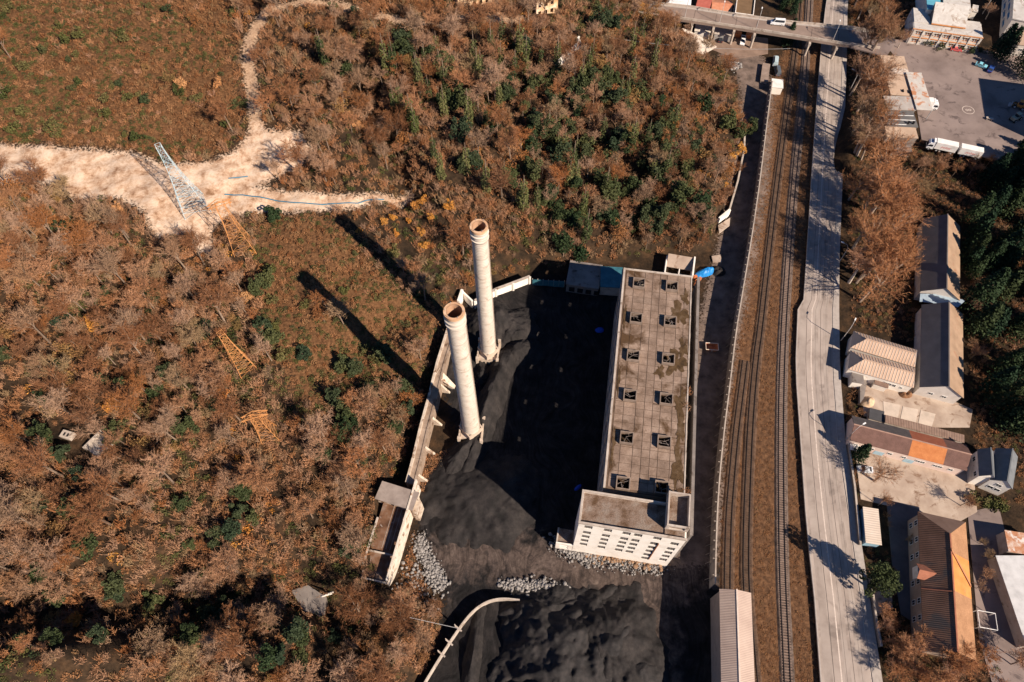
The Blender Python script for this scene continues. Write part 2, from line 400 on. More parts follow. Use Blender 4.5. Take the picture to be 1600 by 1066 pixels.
strip_on(road, 'repair_seam', mat('tar seam', (0.1, 0.085, 0.075), 1), rl, rr, 0.55, 0.558, ROADZ + 0.009, 0.006)

def pave(name, m, px, z): return sheet(name, m, px3(px, z), 0.5)
pave('vehicle_yard', ASPH2, [(1376, 62), (1420, 62), (1545, 80), (1760, 105), (1760, 300), (1600, 262), (1440, 218), (1428, 140), (1400, 90)], 6.12)
pave('bridge_approach', ASPH2, [(1325, 44), (1392, 50), (1400, 66), (1385, 88), (1330, 74)], 8.02)
pave('courtyard', COURT, [(1345, 585), (1440, 605), (1520, 640), (1515, 668), (1440, 668), (1350, 650)], 0.16)
pave('house_yard', COURT, [(1334, 688), (1520, 728), (1527, 800), (1500, 815), (1440, 800), (1386, 790), (1345, 780)], 0.17)
pave('depot_yard', mat('depot dirt', [(0.16, 0.11, 0.085), (0.27, 0.19, 0.145)], .25, bump=.3), [(1086, 44), (1200, 60), (1200, 84), (1150, 92), (1108, 76)], 0.1)
pave('lane', mat('lane asphalt', [(0.09, 0.08, 0.08), (0.15, 0.13, 0.125)], 0.2), [(1385, 780), (1436, 795), (1446, 985), (1408, 960), (1394, 880)], 0.19)
pave('back_lane', ASPH2, [(1512, 800), (1560, 790), (1640, 1100), (1560, 1100), (1530, 1000)], 0.14)
pave('verge_strip', COURT, [(1362, 905), (1392, 905), (1395, 950), (1368, 965)], 0.15)
for k, q in enumerate([[(1380, 627), (1407, 633), (1403, 653), (1381, 648)], [(1411, 635), (1435, 640), (1431, 660), (1407, 654)], [(1439, 641), (1462, 647), (1456, 667), (1435, 661)]]):
    o = sheet('paving_slab', mat('pale slab', (0.5, 0.42, 0.35), 0.4), px3(q, 0.24), 0.3, kind=None)
    tag(o, ['pale concrete slab nearest the ribbed roof house in the courtyard', 'middle pale concrete slab of the three in the courtyard', 'pale concrete slab of the courtyard nearest the long barn'][k], 'concrete slab', 'courtyard slabs')

RAIL = mat('rail steel', (0.07, 0.055, 0.05), 3, 0.5, metal=0.5)
SLEEP = mat('sleeper', [(0.15, 0.105, 0.083), (0.28, 0.2, 0.16)], 1.2)
BALL = mat('ballast', [(0.06, 0.045, 0.037), (0.13, 0.096, 0.08), (0.2, 0.155, 0.13)], 0.9, bump=0.6, bscale=7, speck=0.6)
BALL2 = mat('old ballast', [(0.05, 0.03, 0.02), (0.11, 0.065, 0.042), (0.17, 0.105, 0.068)], 0.7, bump=0.6, bscale=7, speck=0.6)
def offset_line(pts, d):
    out = []
    for i, p in enumerate(pts):
        a = pts[max(0, i - 1)]; b_ = pts[min(len(pts) - 1, i + 1)]
        v = (b_ - a)[:2]; v = v / (np.linalg.norm(v) + 1e-9); out.append(np.array([p[0] - v[1] * d, p[1] + v[0] * d, p[2]]))
    return out
SLEEPD = mat('old sleeper', [(0.05, 0.034, 0.025), (0.12, 0.078, 0.055)], 1.2)
def track(label, px, bm, sleepers=True, z=0.12):
    line = resample(smoothline(px3(px, 0.0), 2), 2.0)
    t0 = line[0]; root = thing('railway_track', label, 'railway track', (t0[0], t0[1], 0)); root['group'] = 'railway tracks'
    off = np.array([t0[0], t0[1], 0.0])
    def strip(name, m_, d0, d1, z0, z1):
        A = offset_line(line, d0); B = offset_line(line, d1); q = MB()
        for i in range(len(line) - 1):
            q.slab([(p[0] - off[0], p[1] - off[1], z1) for p in (A[i], B[i], B[i + 1], A[i + 1])], z1 - z0)
        return q.build(name, m_, root)
    A = offset_line(line, -2.0); B = offset_line(line, 2.0); A2 = offset_line(line, -1.4); B2 = offset_line(line, 1.4); q = MB()
    for i in range(len(line) - 1):
        g = lambda p, z_: (p[0] - off[0], p[1] - off[1], z_)
        q.poly(g(A2[i], z + .2), g(B2[i], z + .2), g(B2[i + 1], z + .2), g(A2[i + 1], z + .2))
        q.poly(g(A[i], -.1), g(A2[i], z + .2), g(A2[i + 1], z + .2), g(A[i + 1], -.1)); q.poly(g(B2[i], z + .2), g(B[i], -.1), g(B[i + 1], -.1), g(B2[i + 1], z + .2))
    q.build('ballast_bed', bm, root)
    strip('rail', RAIL, -0.79, -0.67, z + .2, z + .46); strip('rail', RAIL, 0.67, 0.79, z + .2, z + .46)
    q = MB(); fine = resample(line, 0.62)
    for i in range(len(fine) - 1):
        v = (fine[i + 1] - fine[i])[:2]; a = math.atan2(v[1], v[0]); q.m = rotz(a, (fine[i][0] - off[0], fine[i][1] - off[1], 0))
        q.box(-.13, .13, -1.25, 1.25, z + .1, z + .27)
    tag(q.build('sleepers', SLEEP if bm is BALL else SLEEPD, root), kind='stuff')
TR = [(1266, -30), (1261, 60), (1254, 150), (1242, 262), (1231, 400), (1223, 532), (1220, 640), (1220, 760), (1222, 900), (1227, 1000), (1232, 1110)]
TL = [(1251, -30), (1244, 60), (1234, 135), (1217, 262), (1206, 350), (1197, 430), (1187, 520), (1181, 560), (1173, 650), (1168, 760), (1165, 860), (1166, 920), (1173, 1000), (1182, 1100)]
T3 = [(1164, 565), (1157, 620), (1150, 675), (1144, 740), (1139, 800), (1137, 860), (1136, 925), (1138, 1000)]
track('clean ballasted railway track beside the main road', TR, BALL)
track('overgrown railway track between the clean track and the panel fence', TL, BALL2)
track('rusty siding track running close along the panel fence', T3, BALL2)

# panel fence along the service road
FENCE = mat('fence panel', [(0.26, 0.22, 0.19), (0.38, 0.325, 0.28), (0.42, 0.37, 0.32)], 0.5, coord='world')
fl = [(1207, 127), (1200, 180), (1188, 280), (1175, 370), (1160, 460), (1150, 520), (1141, 600), (1132, 670), (1125, 740), (1121, 800), (1119, 860), (1118, 912)]
fline = resample(smoothline(px3(fl, 6.6), 1), 2.9)
froot = thing('panel_fence', 'tall grey panel fence with posts between service road and railway', 'fence', (fline[0][0], fline[0][1], 0))
for i in range(len(fline) - 1):
    a, b_ = fline[i], fline[i + 1]; v = (b_ - a)[:2]; L = np.linalg.norm(v); ang = math.atan2(v[1], v[0])
    pos_ = (a[0] - fline[0][0], a[1] - fline[0][1], 0)
    if i == 0:
        pm = MB().box(.08, 2.72, -.09, .09, 0.0, 6.4).mesh('fence_panel'); po = MB().box(-.12, .12, -.2, .2, 0, 6.7)
        po.poly((-.06, -.2, 4.6), (-.06, -1.3, 0), (.06, -1.3, 0), (.06, -.2, 4.6)); po.box(-.07, .07, -.75, -.2, 6.42, 6.58); po = po.mesh('post')
        cp = MB().box(0.05, 2.75, -.17, .17, 6.403, 6.56).mesh('coping')
    for me_, nm in ((pm, 'fence_panel'), (po, 'post'), (cp, 'coping')):
        o = obj(nm, me_, FENCE, froot); o.location = pos_; o.rotation_euler = (0, 0, ang); o.scale = (L / 2.8, 1, 1) if nm != 'post' else (1, 1, 1)

# ------------------------------------------------------------------ road bridge
DECK = mat('bridge deck', [(0.19, 0.14, 0.115), (0.27, 0.205, 0.17)], 0.15, bump=0.1)
bn = px3([(990, 2), (1080, 12), (1150, 24), (1240, 36), (1330, 44), (1378, 52)], 8.0); bs = px3([(985, 20), (1070, 31), (1148, 43), (1238, 57), (1325, 71), (1374, 77)], 8.0)
broot = thing('road_bridge', 'long grey road bridge crossing over the railway and main road', 'bridge', (bn[0][0], bn[0][1], 0)); bo = np.array([bn[0][0], bn[0][1], 0])
loc = lambda p, z_=None: (p[0] - bo[0], p[1] - bo[1], p[2] if z_ is None else z_)
q = MB()
for i in range(len(bn) - 1): q.slab([loc(bn[i]), loc(bs[i]), loc(bs[i + 1]), loc(bn[i + 1])], 1.1)
q.build('deck', DECK, broot)
def run(name, m, A, z0, z1, th, parent, fr):
    q = MB()
    for a, b_ in zip(A[:-1], A[1:]):
        v = (b_ - a)[:2]; q.m = rotz(math.atan2(v[1], v[0]), fr(a, 0)); q.box(0.01, np.linalg.norm(v) - .01, -th / 2, th / 2, z0, z1)
    return q.build(name, m, parent)
run('parapet', CONC, [p * .985 + b2 * .015 for p, b2 in zip(bn, bs)], 8.004, 9.0, .25, broot, loc); run('parapet', CONC, [p * .015 + b2 * .985 for p, b2 in zip(bn, bs)], 8.004, 9.0, .25, broot, loc)
run('footway', KERB, [p * .92 + b2 * .08 for p, b2 in zip(bn, bs)], 8.004, 8.16, 1.0, broot, loc); run('footway', KERB, [p * .08 + b2 * .92 for p, b2 in zip(bn, bs)], 8.004, 8.16, 1.0, broot, loc)
for u, v in [(1085, 24), (1118, 32), (1150, 36), (1182, 42), (1268, 55), (1310, 62)]:
    p = P(u, v, 8); q = MB(); q.m = rotz(-0.29, loc(p, 0)); q.box(-.45, .45, -4.2, 4.2, 6.0, 6.9)
    for yy in (-2.6, 2.6): q.tube((0, yy, -.3), (0, yy, 6.0), .5, n=10)
    q.build('pier', CONC, broot)
    q = MB(); q.m = rotz(-0.29, loc(p, 0)); q.box(-.08, .08, -4.0, 4.0, 7.99, 8.02); q.build('expansion_joint', mat('joint', (0.08, 0.06, 0.05), 1), broot)

# ------------------------------------------------------------------ lamps
def lamp(label, base, h, arm, ang, z0):
    r = thing('street_lamp', label, 'street lamp', (base[0], base[1], z0), ang)
    q = MB(); q.tube((0, 0, 0), (0, 0, h * .82), .13, .09, 8); q.tube((0, 0, h * .82), (arm * .35, 0, h * .97), .09, .07, 8); q.tube((arm * .35, 0, h * .97), (arm, 0, h), .07, .06, 8); q.build('pole', mat('lamp pole', (0.45, 0.42, 0.4), 1, .5), r)
    part('lamp_head', WHITEP, r, (arm - .1, arm + .9, -.18, .18, h - .04, h + .14))
lamp('grey street lamp at the road edge beside the large bare roadside trees', P(1311, 410, 1), 9, 2.0, 2.6, 1)
lamp('grey street lamp by the road south of the bridge', P(1327, 143, 1), 9, 2.0, 2.4, 1)
lamp('grey street lamp standing at the west end of the long tiled building', P(1320, 688, 1), 9, 2.0, 0.5, 1)
lamp('grey street lamp left of the ribbed roof house', P(1314, 532, 1), 9, 2.0, 1.0, 1)
lamp('curved street lamp behind the derelict white building', P(1535, 22, 6), 10, 3.0, .4, 6)
lamp('street lamp on the bridge nearest the hillside', P(1070, 27, 8), 8, 1.6, 1.3, 8.1); lamp('street lamp on the bridge above the grey container', P(1124, 36, 8), 8, 1.6, 1.3, 8.1); lamp('street lamp on the bridge left of the white van', P(1181, 46, 8), 8, 1.6, 1.3, 8.1)
lamp('street lamp on the bridge over the main road', P(1300, 66, 8), 8, 1.6, 1.3, 8.1)

# ------------------------------------------------------------------ the two chimneys
CHIM = mat('chimney concrete', [(0.5, 0.43, 0.36), (0.6, 0.53, 0.45), (0.66, 0.59, 0.51)], 0.5, coord='object', stripes=('Z', 1.0, 0.28), stain=((0.34, 0.25, 0.19), 0.35, 0.56, 0.15))
CHIMT = mat('chimney brick collar', [(0.4, 0.22, 0.13), (0.55, 0.34, 0.2), (0.62, 0.44, 0.3)], 0.7, coord='object', bump=0.4)
SOOT = mat('flue lining', [(0.3, 0.17, 0.1), (0.42, 0.27, 0.18)], 0.6, coord='object')
PLIN = mat('plinth concrete', [(0.4, 0.32, 0.25), (0.52, 0.43, 0.35)], 0.5, coord='object', bump=0.3, stain=((0.2, 0.12, 0.07), 0.6, 0.6, 0.12))
BARX = mat('weathered band', [(0.3, 0.23, 0.18), (0.42, 0.34, 0.28)], .8)
def chimney(label, px, H, rb, rt, rz):
    p = P(*px, 0.0); r = thing('chimney', label, 'chimney', (p[0], p[1], 0), rz, 'factory chimneys')
    zc = H - 4.6; q = MB(); q.lathe([(rb, 4.5), (rb * .5 + rt * .5, (4.5 + zc) / 2), (rt, zc)], 40); q.build('shaft', CHIM, r, True)
    q = MB(); q.lathe([(rt, zc), (rt * 1.12, zc + .5), (rt * 1.13, zc + .9)], 40); q.lathe([(rt * 1.13, zc + .9), (rt * 1.02, zc + .95), (rt * 1.02, zc + 2.1), (rt * 1.13, zc + 2.2)], 40); q.build('lower_ring', CHIM, r)
    q = MB(); q.lathe([(rt * 1.13, zc + 2.2), (rt * 1.15, zc + 2.6), (rt * 1.02, zc + 2.75)], 40); q.build('upper_ring', CHIM, r)
    q = MB(); q.lathe([(rt * 1.02, zc + 2.75), (rt * 1.03, H - .9)], 40); q.build('neck', CHIM, r); q = MB(); q.lathe([(rt * 1.03, H - .9), (rt * 1.09, H - .7), (rt * 1.09, H), (rt * .82, H)], 40); q.build('rim', CHIMT, r)
    q = MB(); q.lathe([(rt * .8, H - .003), (rt * .8, H - 9)], 40); q.lathe([(rt * .8, H - 9), (0.01, H - 9.2)], 40); q.build('flue', SOOT, r)
    for k in range(6):
        a = k * 1.05; q = MB(); q.tube((rt * .95 * math.cos(a), rt * .95 * math.sin(a), H), (rt * .95 * math.cos(a), rt * .95 * math.sin(a), H + .7), .05, n=5); q.build('lightning_rod', STEEL, r)
    q = MB(); la_ = -.15
    for s_ in (-.22, .22): q.tube((rb * 1.06, s_, 6), (rt * 1.06, s_, zc), .035, n=4)
    for k in range(int((zc - 6) / .8)):
        f_ = k * .8 / (zc - 6); xx = rb * 1.06 + (rt - rb) * 1.06 * f_; q.tube((xx, -.22, 6 + k * .8), (xx, .22, 6 + k * .8), .03, n=4, cap=False)
    q.build('ladder', BARX, r)
    for k in range(1, 9):
        f_ = k / 9; zz = 4.5 + (zc - 4.5) * f_; rr_ = rb + (rt - rb) * f_; q = MB(); q.lathe([(rr_ * 1.0, zz - .07), (rr_ * 1.012, zz - .05), (rr_ * 1.012, zz + .05), (rr_, zz + .07)], 40); q.build('steel_band', BARX, r)
    w2 = rb + .75
    q = MB(); q.box(-w2 + .35, w2 - .35, -w2 + .35, w2 - .35, -.3, 3.6); q.build('plinth', PLIN, r)
    for k, (sx, sy) in enumerate(((-1, -1), (1, -1), (1, 1), (-1, 1))):   # corner piers that rise above the plinth
        q = MB(); q.box(sx * w2 - .4, sx * w2 + .4, sy * w2 - .4, sy * w2 + .4, -.3, 5.6 if sy > 0 else 4.6); q.build('corner_pier', PLIN, r)
    for k in range(2):
        s_ = 1 if k else -1; part('side_wall', PLIN, r, (s_ * w2 - .22, s_ * w2 + .22, -w2 + .42, w2 - .42, -.3, 4.4))
    q = MB(); c8 = [(1.42 * rb * math.cos(k * math.pi / 2), 1.42 * rb * math.sin(k * math.pi / 2)) for k in range(4)]; c9 = [(1.18 * rb * math.cos(k * math.pi / 2), 1.18 * rb * math.sin(k * math.pi / 2)) for k in range(4)]
    for k in range(4):
        a, b_, c_, d_ = c8[k], c8[(k + 1) % 4], c9[(k + 1) % 4], c9[k]
        q.prism([a, b_, c_, d_], 3.6, 5.8)
    q.build('diamond_collar', PLIN, r)
    for xx in (-1.1, 0, 1.1):
        q = MB(); q.box(xx - .32, xx + .32, -w2 + .3, -w2 + .344, .9, 1.7); q.build('flue_hole', DARK, r)
chimney('nearer tall round concrete chimney of the two, with brick-rimmed top', (738, 679), 66, 2.45, 2.1, -.12)
chimney('farther tall round concrete chimney of the two, beside the grey coal heap', (764, 558), 62.5, 2.3, 1.98, -.12)

# ------------------------------------------------------------------ long flat-roofed hall, roof panel by panel
HA = math.radians(80.2); hp = P(943, 762, 24.0); HL, HW, HH = 66.6, 19.5, 24.0
ROOFC = mat('roof panel concrete', [(0.18, 0.125, 0.093), (0.28, 0.2, 0.152), (0.37, 0.275, 0.215)], 0.3, rnd=0.4, bump=0.5, bscale=3, speck=.25, stain=((0.085, 0.048, 0.024), 0.085, 0.52, 0.09))
SLABC = mat('roof slab', [(0.07, 0.045, 0.03), (0.16, 0.11, 0.08)], 0.5)
HALLW = mat('hall wall', [(0.3, 0.26, 0.23), (0.42, 0.37, 0.33)], 0.4, stain=((0.14, 0.1, 0.08), 0.3, 0.55, 0.15))
hall = thing('flat_roofed_hall', 'long derelict concrete hall with flat panelled roof and twelve square openings', 'building', (hp[0], hp[1], 0), HA)
# local frame: x along the hall (north), y to the west is positive -> hall spans y in [-HW, 0]
bays = 11; bw = HL / bays
holes = [(i * bw + 1.0, (i + 1) * bw - 1.0, z0, z1) for i in range(bays) for z0, z1 in ((1.5, 6.5), (9.0, 14.5), (17.0, 21.0))]
q = MB(); q.m = Matrix.Rotation(math.pi, 4, 'Z') @ Matrix.Translation((-HL, 0, 0)); q.wall(HL, HH - .6, .5, holes); q.build('west_wall', HALLW, hall)
q = MB(); q.m = Matrix.Translation((0, -HW, 0)); q.wall(HL, HH - .6, .5, [(i * bw + 2.0, (i + 1) * bw - 2.0, z0, z1) for i in range(bays) for z0, z1 in ((2, 6), (10, 14))]); q.build('east_wall', HALLW, hall)
part('end_wall', HALLW, hall, (HL - .5, HL - .003, -HW + .503, -.503, 0, HH - .6)); part('end_wall', HALLW, hall, (.003, .5, -HW + .503, -.503, 0, HH - .6))
sky_l = []
for i in range(6):
    for j, yy in enumerate((-4.55, -13.9)):
        sky_l.append((1.55 + 12.0 * i + (0.0 if j == 0 else .35), yy))
SW_, SD_ = 1.35, 1.45
xs = [0] + sorted(q_ for i in range(6) for q_ in (sky_l[2 * i][0] - 1.55, sky_l[2 * i][0] + 1.9)) + [HL]; xs = [max(0, x_) for x_ in xs]
q = MB(); hs = [(a - SW_, a + SW_, -y_ - SD_, -y_ + SD_) for a, y_ in sky_l]
q.m = Matrix(((1, 0, 0, 0), (0, 0, -1, 0), (0, 1, 0, HH - .6), (0, 0, 0, 1))) ; q.m = Matrix.Translation((0, 0, HH - .6)) @ Matrix(((1, 0, 0, 0), (0, 0, -1, 0), (0, 1, 0, 0), (0, 0, 0, 1)))
# a wall laid flat: its x stays, its height runs to -y, its thickness up
q.m = Matrix(((1, 0, 0, 0), (0, 0, -1, 0), (0, 1, 0, HH - .6), (0, 0, 0, 1)))
q.wall(HL, HW, .5, [(max(.02, a), b_, c_, d_) for a, b_, c_, d_ in hs]); q.build('roof_slab', SLABC, hall)
cols_y = [0.9, 3.2, 6.3, 8.5, 10.6, 12.6, 15.6, 17.6, 19.2]; nrow = 30; rh = (HL - .9) / nrow
pr = random.Random(3); panel_me = {}
for i in range(nrow):
    for j in range(len(cols_y) - 1):
        x0, x1 = .45 + i * rh, .45 + (i + 1) * rh; y0, y1 = cols_y[j], cols_y[j + 1]
        pieces = [(x0, x1, y0, y1)]
        for a, b_, c_, d_ in hs:
            a, b_, c_, d_ = a - .3, b_ + .3, c_ - .3, d_ + .3; nx = []
            for (u0, u1, v0, v1) in pieces:
                if u1 <= a or u0 >= b_ or v1 <= c_ or v0 >= d_: nx.append((u0, u1, v0, v1)); continue
                if u0 < a: nx.append((u0, a, v0, v1))
                if u1 > b_: nx.append((b_, u1, v0, v1))
                if v0 < c_: nx.append((max(u0, a), min(u1, b_), v0, c_))
                if v1 > d_: nx.append((max(u0, a), min(u1, b_), d_, v1))
            pieces = nx
        for (u0, u1, v0, v1) in pieces:
            if u1 - u0 < .3 or v1 - v0 < .3: continue
            key = (round(u1 - u0, 2), round(v1 - v0, 2))
            if key not in panel_me:
                hx, hy = key[0] / 2 - .06, key[1] / 2 - .06; panel_me[key] = MB().box(-hx, hx, -hy, hy, 0, .1).mesh('roof_panel')
            o = obj('roof_panel', panel_me[key], ROOFC, hall); o.location = ((u0 + u1) / 2, -(v0 + v1) / 2, HH - .098 + pr.uniform(-.02, .03)); o.rotation_euler = (pr.uniform(-.008, .008), pr.uniform(-.008, .008), pr.uniform(-.006, .006))
part('parapet', CONC, hall, (0.003, HL, -.42, .12, HH - .597, HH + .45)); part('parapet', CONC, hall, (.003, HL, -HW - .1, -HW + .22, HH - .597, HH + .12)); part('parapet', CONC, hall, (HL - .38, HL + .06, -HW + .223, -.423, HH - .597, HH + .3))
BAR = mat('rusty steel', [(0.12, 0.08, 0.06), (0.3, 0.27, 0.25)], 1.5, .7)
for k, (a, y_) in enumerate(sky_l):
    o = thing('skylight', None, None, (a, y_, HH)); o.parent = hall
    q = MB()
    for bx in ((-SW_ - .25, SW_ + .25, -SD_ - .25, -SD_, .0, 1.15), (-SW_ - .25, SW_ + .25, SD_, SD_ + .25, .0, 1.15), (-SW_ - .25, -SW_, -SD_ + .003, SD_ - .003, .0, 1.15), (SW_, SW_ + .25, -SD_ + .003, SD_ - .003, .0, 1.15)): q.box(*bx)
    for f_ in o.children: pass
    bpy.data.objects.remove(o)
    o = q.build('skylight_curb', mat('curb concrete', [(0.16, 0.12, 0.095), (0.27, 0.21, 0.17)], .8), hall); o.location = (a, y_, HH - .02)
    q = MB(); rr_ = random.Random(k)
    for _ in range(4 if k % 3 else 7):
        a0 = rr_.uniform(0, 6.28); q.tube((SW_ * math.cos(a0), SD_ * math.sin(a0), .9), (rr_.uniform(-.6, .6), rr_.uniform(-.6, .6), rr_.uniform(.5, 1.0)), .05, n=4)
    tag(q.build('bent_bars', BAR, o), kind='stuff')
MOSS = mat('roof moss', [(0.05, 0.03, 0.015), (0.1, 0.06, 0.028), (0.16, 0.11, 0.07)], 0.6, bump=.6, bscale=4, speck=.5)
for k, (x0, y0, rx_, ry_) in enumerate(((8, 17.6, 6.5, 1.7), (17.5, 17.9, 4.5, 1.3), (25, 17.7, 5.5, 1.6), (37.5, 16.0, 4.2, 3.2), (42, 17.8, 3.5, 1.4), (53, 16.2, 4.6, 3.0), (59, 17.9, 3.0, 1.2), (34, 12.0, 2.2, 1.4), (30, 1.3, 5.0, .5), (12, 1.4, 6.0, .6), (50, 1.4, 5.0, .5))):
    mr = random.Random(60 + k); q = MB(); n_ = 40; ph = [mr.uniform(0, 6.28) for _ in range(4)]; rad = [1 + .28 * math.sin(3 * a + ph[0]) + .2 * math.sin(5 * a + ph[1]) + .16 * math.sin(9 * a + ph[2]) + .1 * math.sin(14 * a + ph[3]) for a in [6.2832 * i / n_ for i in range(n_)]]
    pts = [(max(.5, min(HL - .5, x0 + rx_ * .8 * rad[i] * math.cos(6.2832 * i / n_))), -max(.95, min(19.15, y0 + ry_ * .8 * rad[i] * math.sin(6.2832 * i / n_)))) for i in range(n_)]
    c0 = q.pt((x0, -y0, HH + .1)); ring = [q.pt((a, b2, HH + .06)) for a, b2 in pts]
    for i in range(n_): q.f.append((c0, ring[(i + 1) % n_], ring[i]))
    q.build('moss_patch', MOSS, hall)
# outer wall of the roofless east bay
ew = thing('free_standing_wall', 'long bare outer wall standing east of the flat roofed hall across a dark gap', 'wall', (hp[0], hp[1], 0), HA)
q = MB(); q.m = Matrix.Translation((-8, -HW - 2.5, 0)); q.wall(HL + 9, 22.5, .55, [(3 + i * 6.2, 5.6 + i * 6.2, z0, z0 + 4) for i in range(12) for z0 in (3, 11)]); q.build('wall', CONC_D, ew)
part('coping', CONC_D, ew, (-8.05, HL + 1.05, -HW - 2.6, -HW - 1.85, 22.503, 22.7))
for i in range(5): part('tie_beam', CONC, ew, (4 + i * 14, 4.6 + i * 14, -HW - 1.947, -HW - .103, 15, 15.6))

# ------------------------------------------------------------------ white windowed block at the hall's end
BA = math.radians(-10.4); bpnt = P(905, 816, 27.0); BH = 26.2
blk = thing('white_block', 'tall white derelict block with rows of small windows at the near end of the hall', 'building', (bpnt[0], bpnt[1], 0), BA)
BWID, BDEP = 24.9, 7.9
wins = []
for cx_, lv in ((2.4, 5), (7.0, 5), (11.4, 5), (14.1, 5), (18.6, 6), (23.0, 5)):
    for k in range(lv):
        z_ = BH - 2.7 - (0 if k == 0 else 1.1) - k * 3.6
        if cx_ > 22: z_ -= 2.2
        if z_ > 0.6: wins.append((cx_ - .95, cx_ + .95, z_ - .7, z_ + 1.75))
FACW = mat('white facade plaster', [(0.68, 0.62, 0.55), (0.78, 0.73, 0.66), (0.82, 0.78, 0.72)], 0.35, bump=0.1, stain=((0.4, 0.25, 0.15), 0.5, 0.66, 0.1))
q = MB(); q.wall(BWID, BH, .4, wins); q.build('facade', FACW, blk)
part('side_wall', FACW, blk, (.003, .4, .403, BDEP, 0, BH)); part('side_wall', FACW, blk, (BWID - .4, BWID - .003, .403, BDEP + 3, 0, BH)); part('back_wall', CONC, blk, (.403, BWID - .403, BDEP - .4, BDEP - .003, 0, BH))
BROOF = mat('block roof felt', [(0.12, 0.07, 0.04), (0.24, 0.17, 0.13), (0.3, 0.25, 0.21)], 0.45, speck=0.6, bump=0.5)
part('roof_slab', BROOF, blk, (.405, BWID - .405, .405, BDEP - .405, BH - .6, BH - .25))
part('parapet', CONC, blk, (-.15, BWID + .1, -.18, .28, BH + .003, BH + .75)); part('parapet', CONC, blk, (-.15, .35, .283, BDEP + .1, BH + .003, BH + .75)); part('parapet', CONC, blk, (.353, BWID - 5.2, BDEP - .3, BDEP + .12, BH + .003, BH + .75))
# stair tower on the roof's right end
q = MB(); q.m = Matrix.Translation((BWID - 5.1, 1.9, BH)); q.wall(5.2, 3.2, .35, [(.8, 4.4, 0.6, 2.4)]); q.build('tower_wall', CONC, blk)
part('tower_wall', CONC, blk, (BWID - 5.1, BWID - 4.75, 2.253, BDEP + 2.2, BH + .003, BH + 3.4)); part('tower_wall', CONC, blk, (BWID - .25, BWID + .097, 2.253, BDEP + 2.2, BH + .003, BH + 3.0)); part('tower_wall', CONC, blk, (BWID - 4.747, BWID - .253, BDEP + 1.85, BDEP + 2.197, BH - 2, BH + 3.2))
part('tower_floor', BROOF, blk, (BWID - 4.745, BWID - .255, 2.255, BDEP + 1.845, BH + .6, BH + 1.0))
part('front_roof', BROOF, blk, (BWID - 5.0, BWID - .4, .3, 1.85, BH - .2, BH + .05))
q0 = MB()
for k in range(4): q0.box(-.94, .94, .12, .16, .1 + k * .62, .18 + k * .62)
for xx in (-.94, -.34, .28, .88): q0.box(xx, xx + .06, .1, .18, .003, 2.447)
wf_me = q0.mesh('window_frame'); wp_me = MB().box(-.945, .945, .24, .27, .005, 2.445).mesh('pane')
for h in wins:
    o = obj('window', wf_me, CONC_D, blk); o.location = ((h[0] + h[1]) / 2, 0, h[2]); pz = obj('pane', wp_me, GLASS, o)
q = MB(); q.tube((19.6, -.12, BH - 6), (19.6, -.12, 5), .12, n=6); q.build('drain_pipe', mat('rust pipe', (0.35, 0.14, 0.07), 2), blk)
q = MB(); q.wall(4.4, 5.4, .4, [(1.1, 3.3, 3.4, 4.3), (1.1, 3.3, 1.6, 2.7)]); q.m = None
an = thing('broken_annex', 'low broken white annex with two small windows left of the white block', 'annex', tuple(np.array([bpnt[0], bpnt[1], 0]) + np.array([-4.5 * math.cos(BA), -4.5 * math.sin(BA), 0])), BA)
q.build('wall', FACW, an); part('roof_slab', BROOF, an, (.1, 4.35, .403, 4.2, 4.4, 4.7)); part('side_wall', CONC, an, (.003, .4, .403, 4.2, 0, 5.2))

# ------------------------------------------------------------------ retaining viaduct, block house and trough on the yard's left side
vl = px3([(699, 508), (682, 562), (668, 618), (655, 665), (644, 712), (633, 752)], 7.5)
VIA = mat('viaduct concrete', [(0.36, 0.28, 0.21), (0.5, 0.42, 0.34), (0.6, 0.53, 0.45)], 0.45, stain=((0.17, 0.09, 0.05), 0.4, 0.52, 0.12), bump=0.3)
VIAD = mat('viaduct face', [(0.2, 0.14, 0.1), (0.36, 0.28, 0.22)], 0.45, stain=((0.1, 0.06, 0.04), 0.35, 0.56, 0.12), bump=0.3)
vr = thing('retaining_viaduct', 'narrow crumbling concrete viaduct with square openings along the foot of the slope', 'viaduct', (vl[0][0], vl[0][1], 0))
for i in range(len(vl) - 1):
    a, b_ = vl[i], vl[i + 1]; v = (b_ - a)[:2]; L = np.linalg.norm(v); ang = math.atan2(v[1], v[0]); M_ = rotz(ang, (a[0] - vl[0][0], a[1] - vl[0][1], 0))
    q = MB(); q.m = M_ @ Matrix.Translation((0, 2.0, 0)) @ Matrix.Rotation(0, 4, 'Z')
    nh = int(L // 2.1); q.wall(L - .02, 6.2, .5, [(.5 + k * 2.05, 1.6 + k * 2.05, 4.3, 5.6) for k in range(nh)]); 
    q.build('face_wall', VIAD, vr)
    q = MB(); q.m = M_; q.box(.01, L - .03, -.1, .55, 0, 6.9); q.build('parapet', VIA, vr)
    q = MB(); q.m = M_; q.box(.01, L - .03, .553, 1.997, 5.0, 6.0); q.build('walkway', VIAD, vr)
    for f_ in (.55,):
        q = MB(); q.m = M_ @ Matrix.Translation((L * f_, 2.5, 0))
        i0 = [q.pt(p_) for p_ in ((-.3, 0, 0), (-.3, 2.4, 0), (-.3, 0, 4.6), (.3, 0, 0), (.3, 2.4, 0), (.3, 0, 4.6))]
        q.f += [(i0[0], i0[1], i0[2]), (i0[5], i0[4], i0[3]), (i0[1], i0[4], i0[5], i0[2])]; q.build('buttress', VIA, vr)
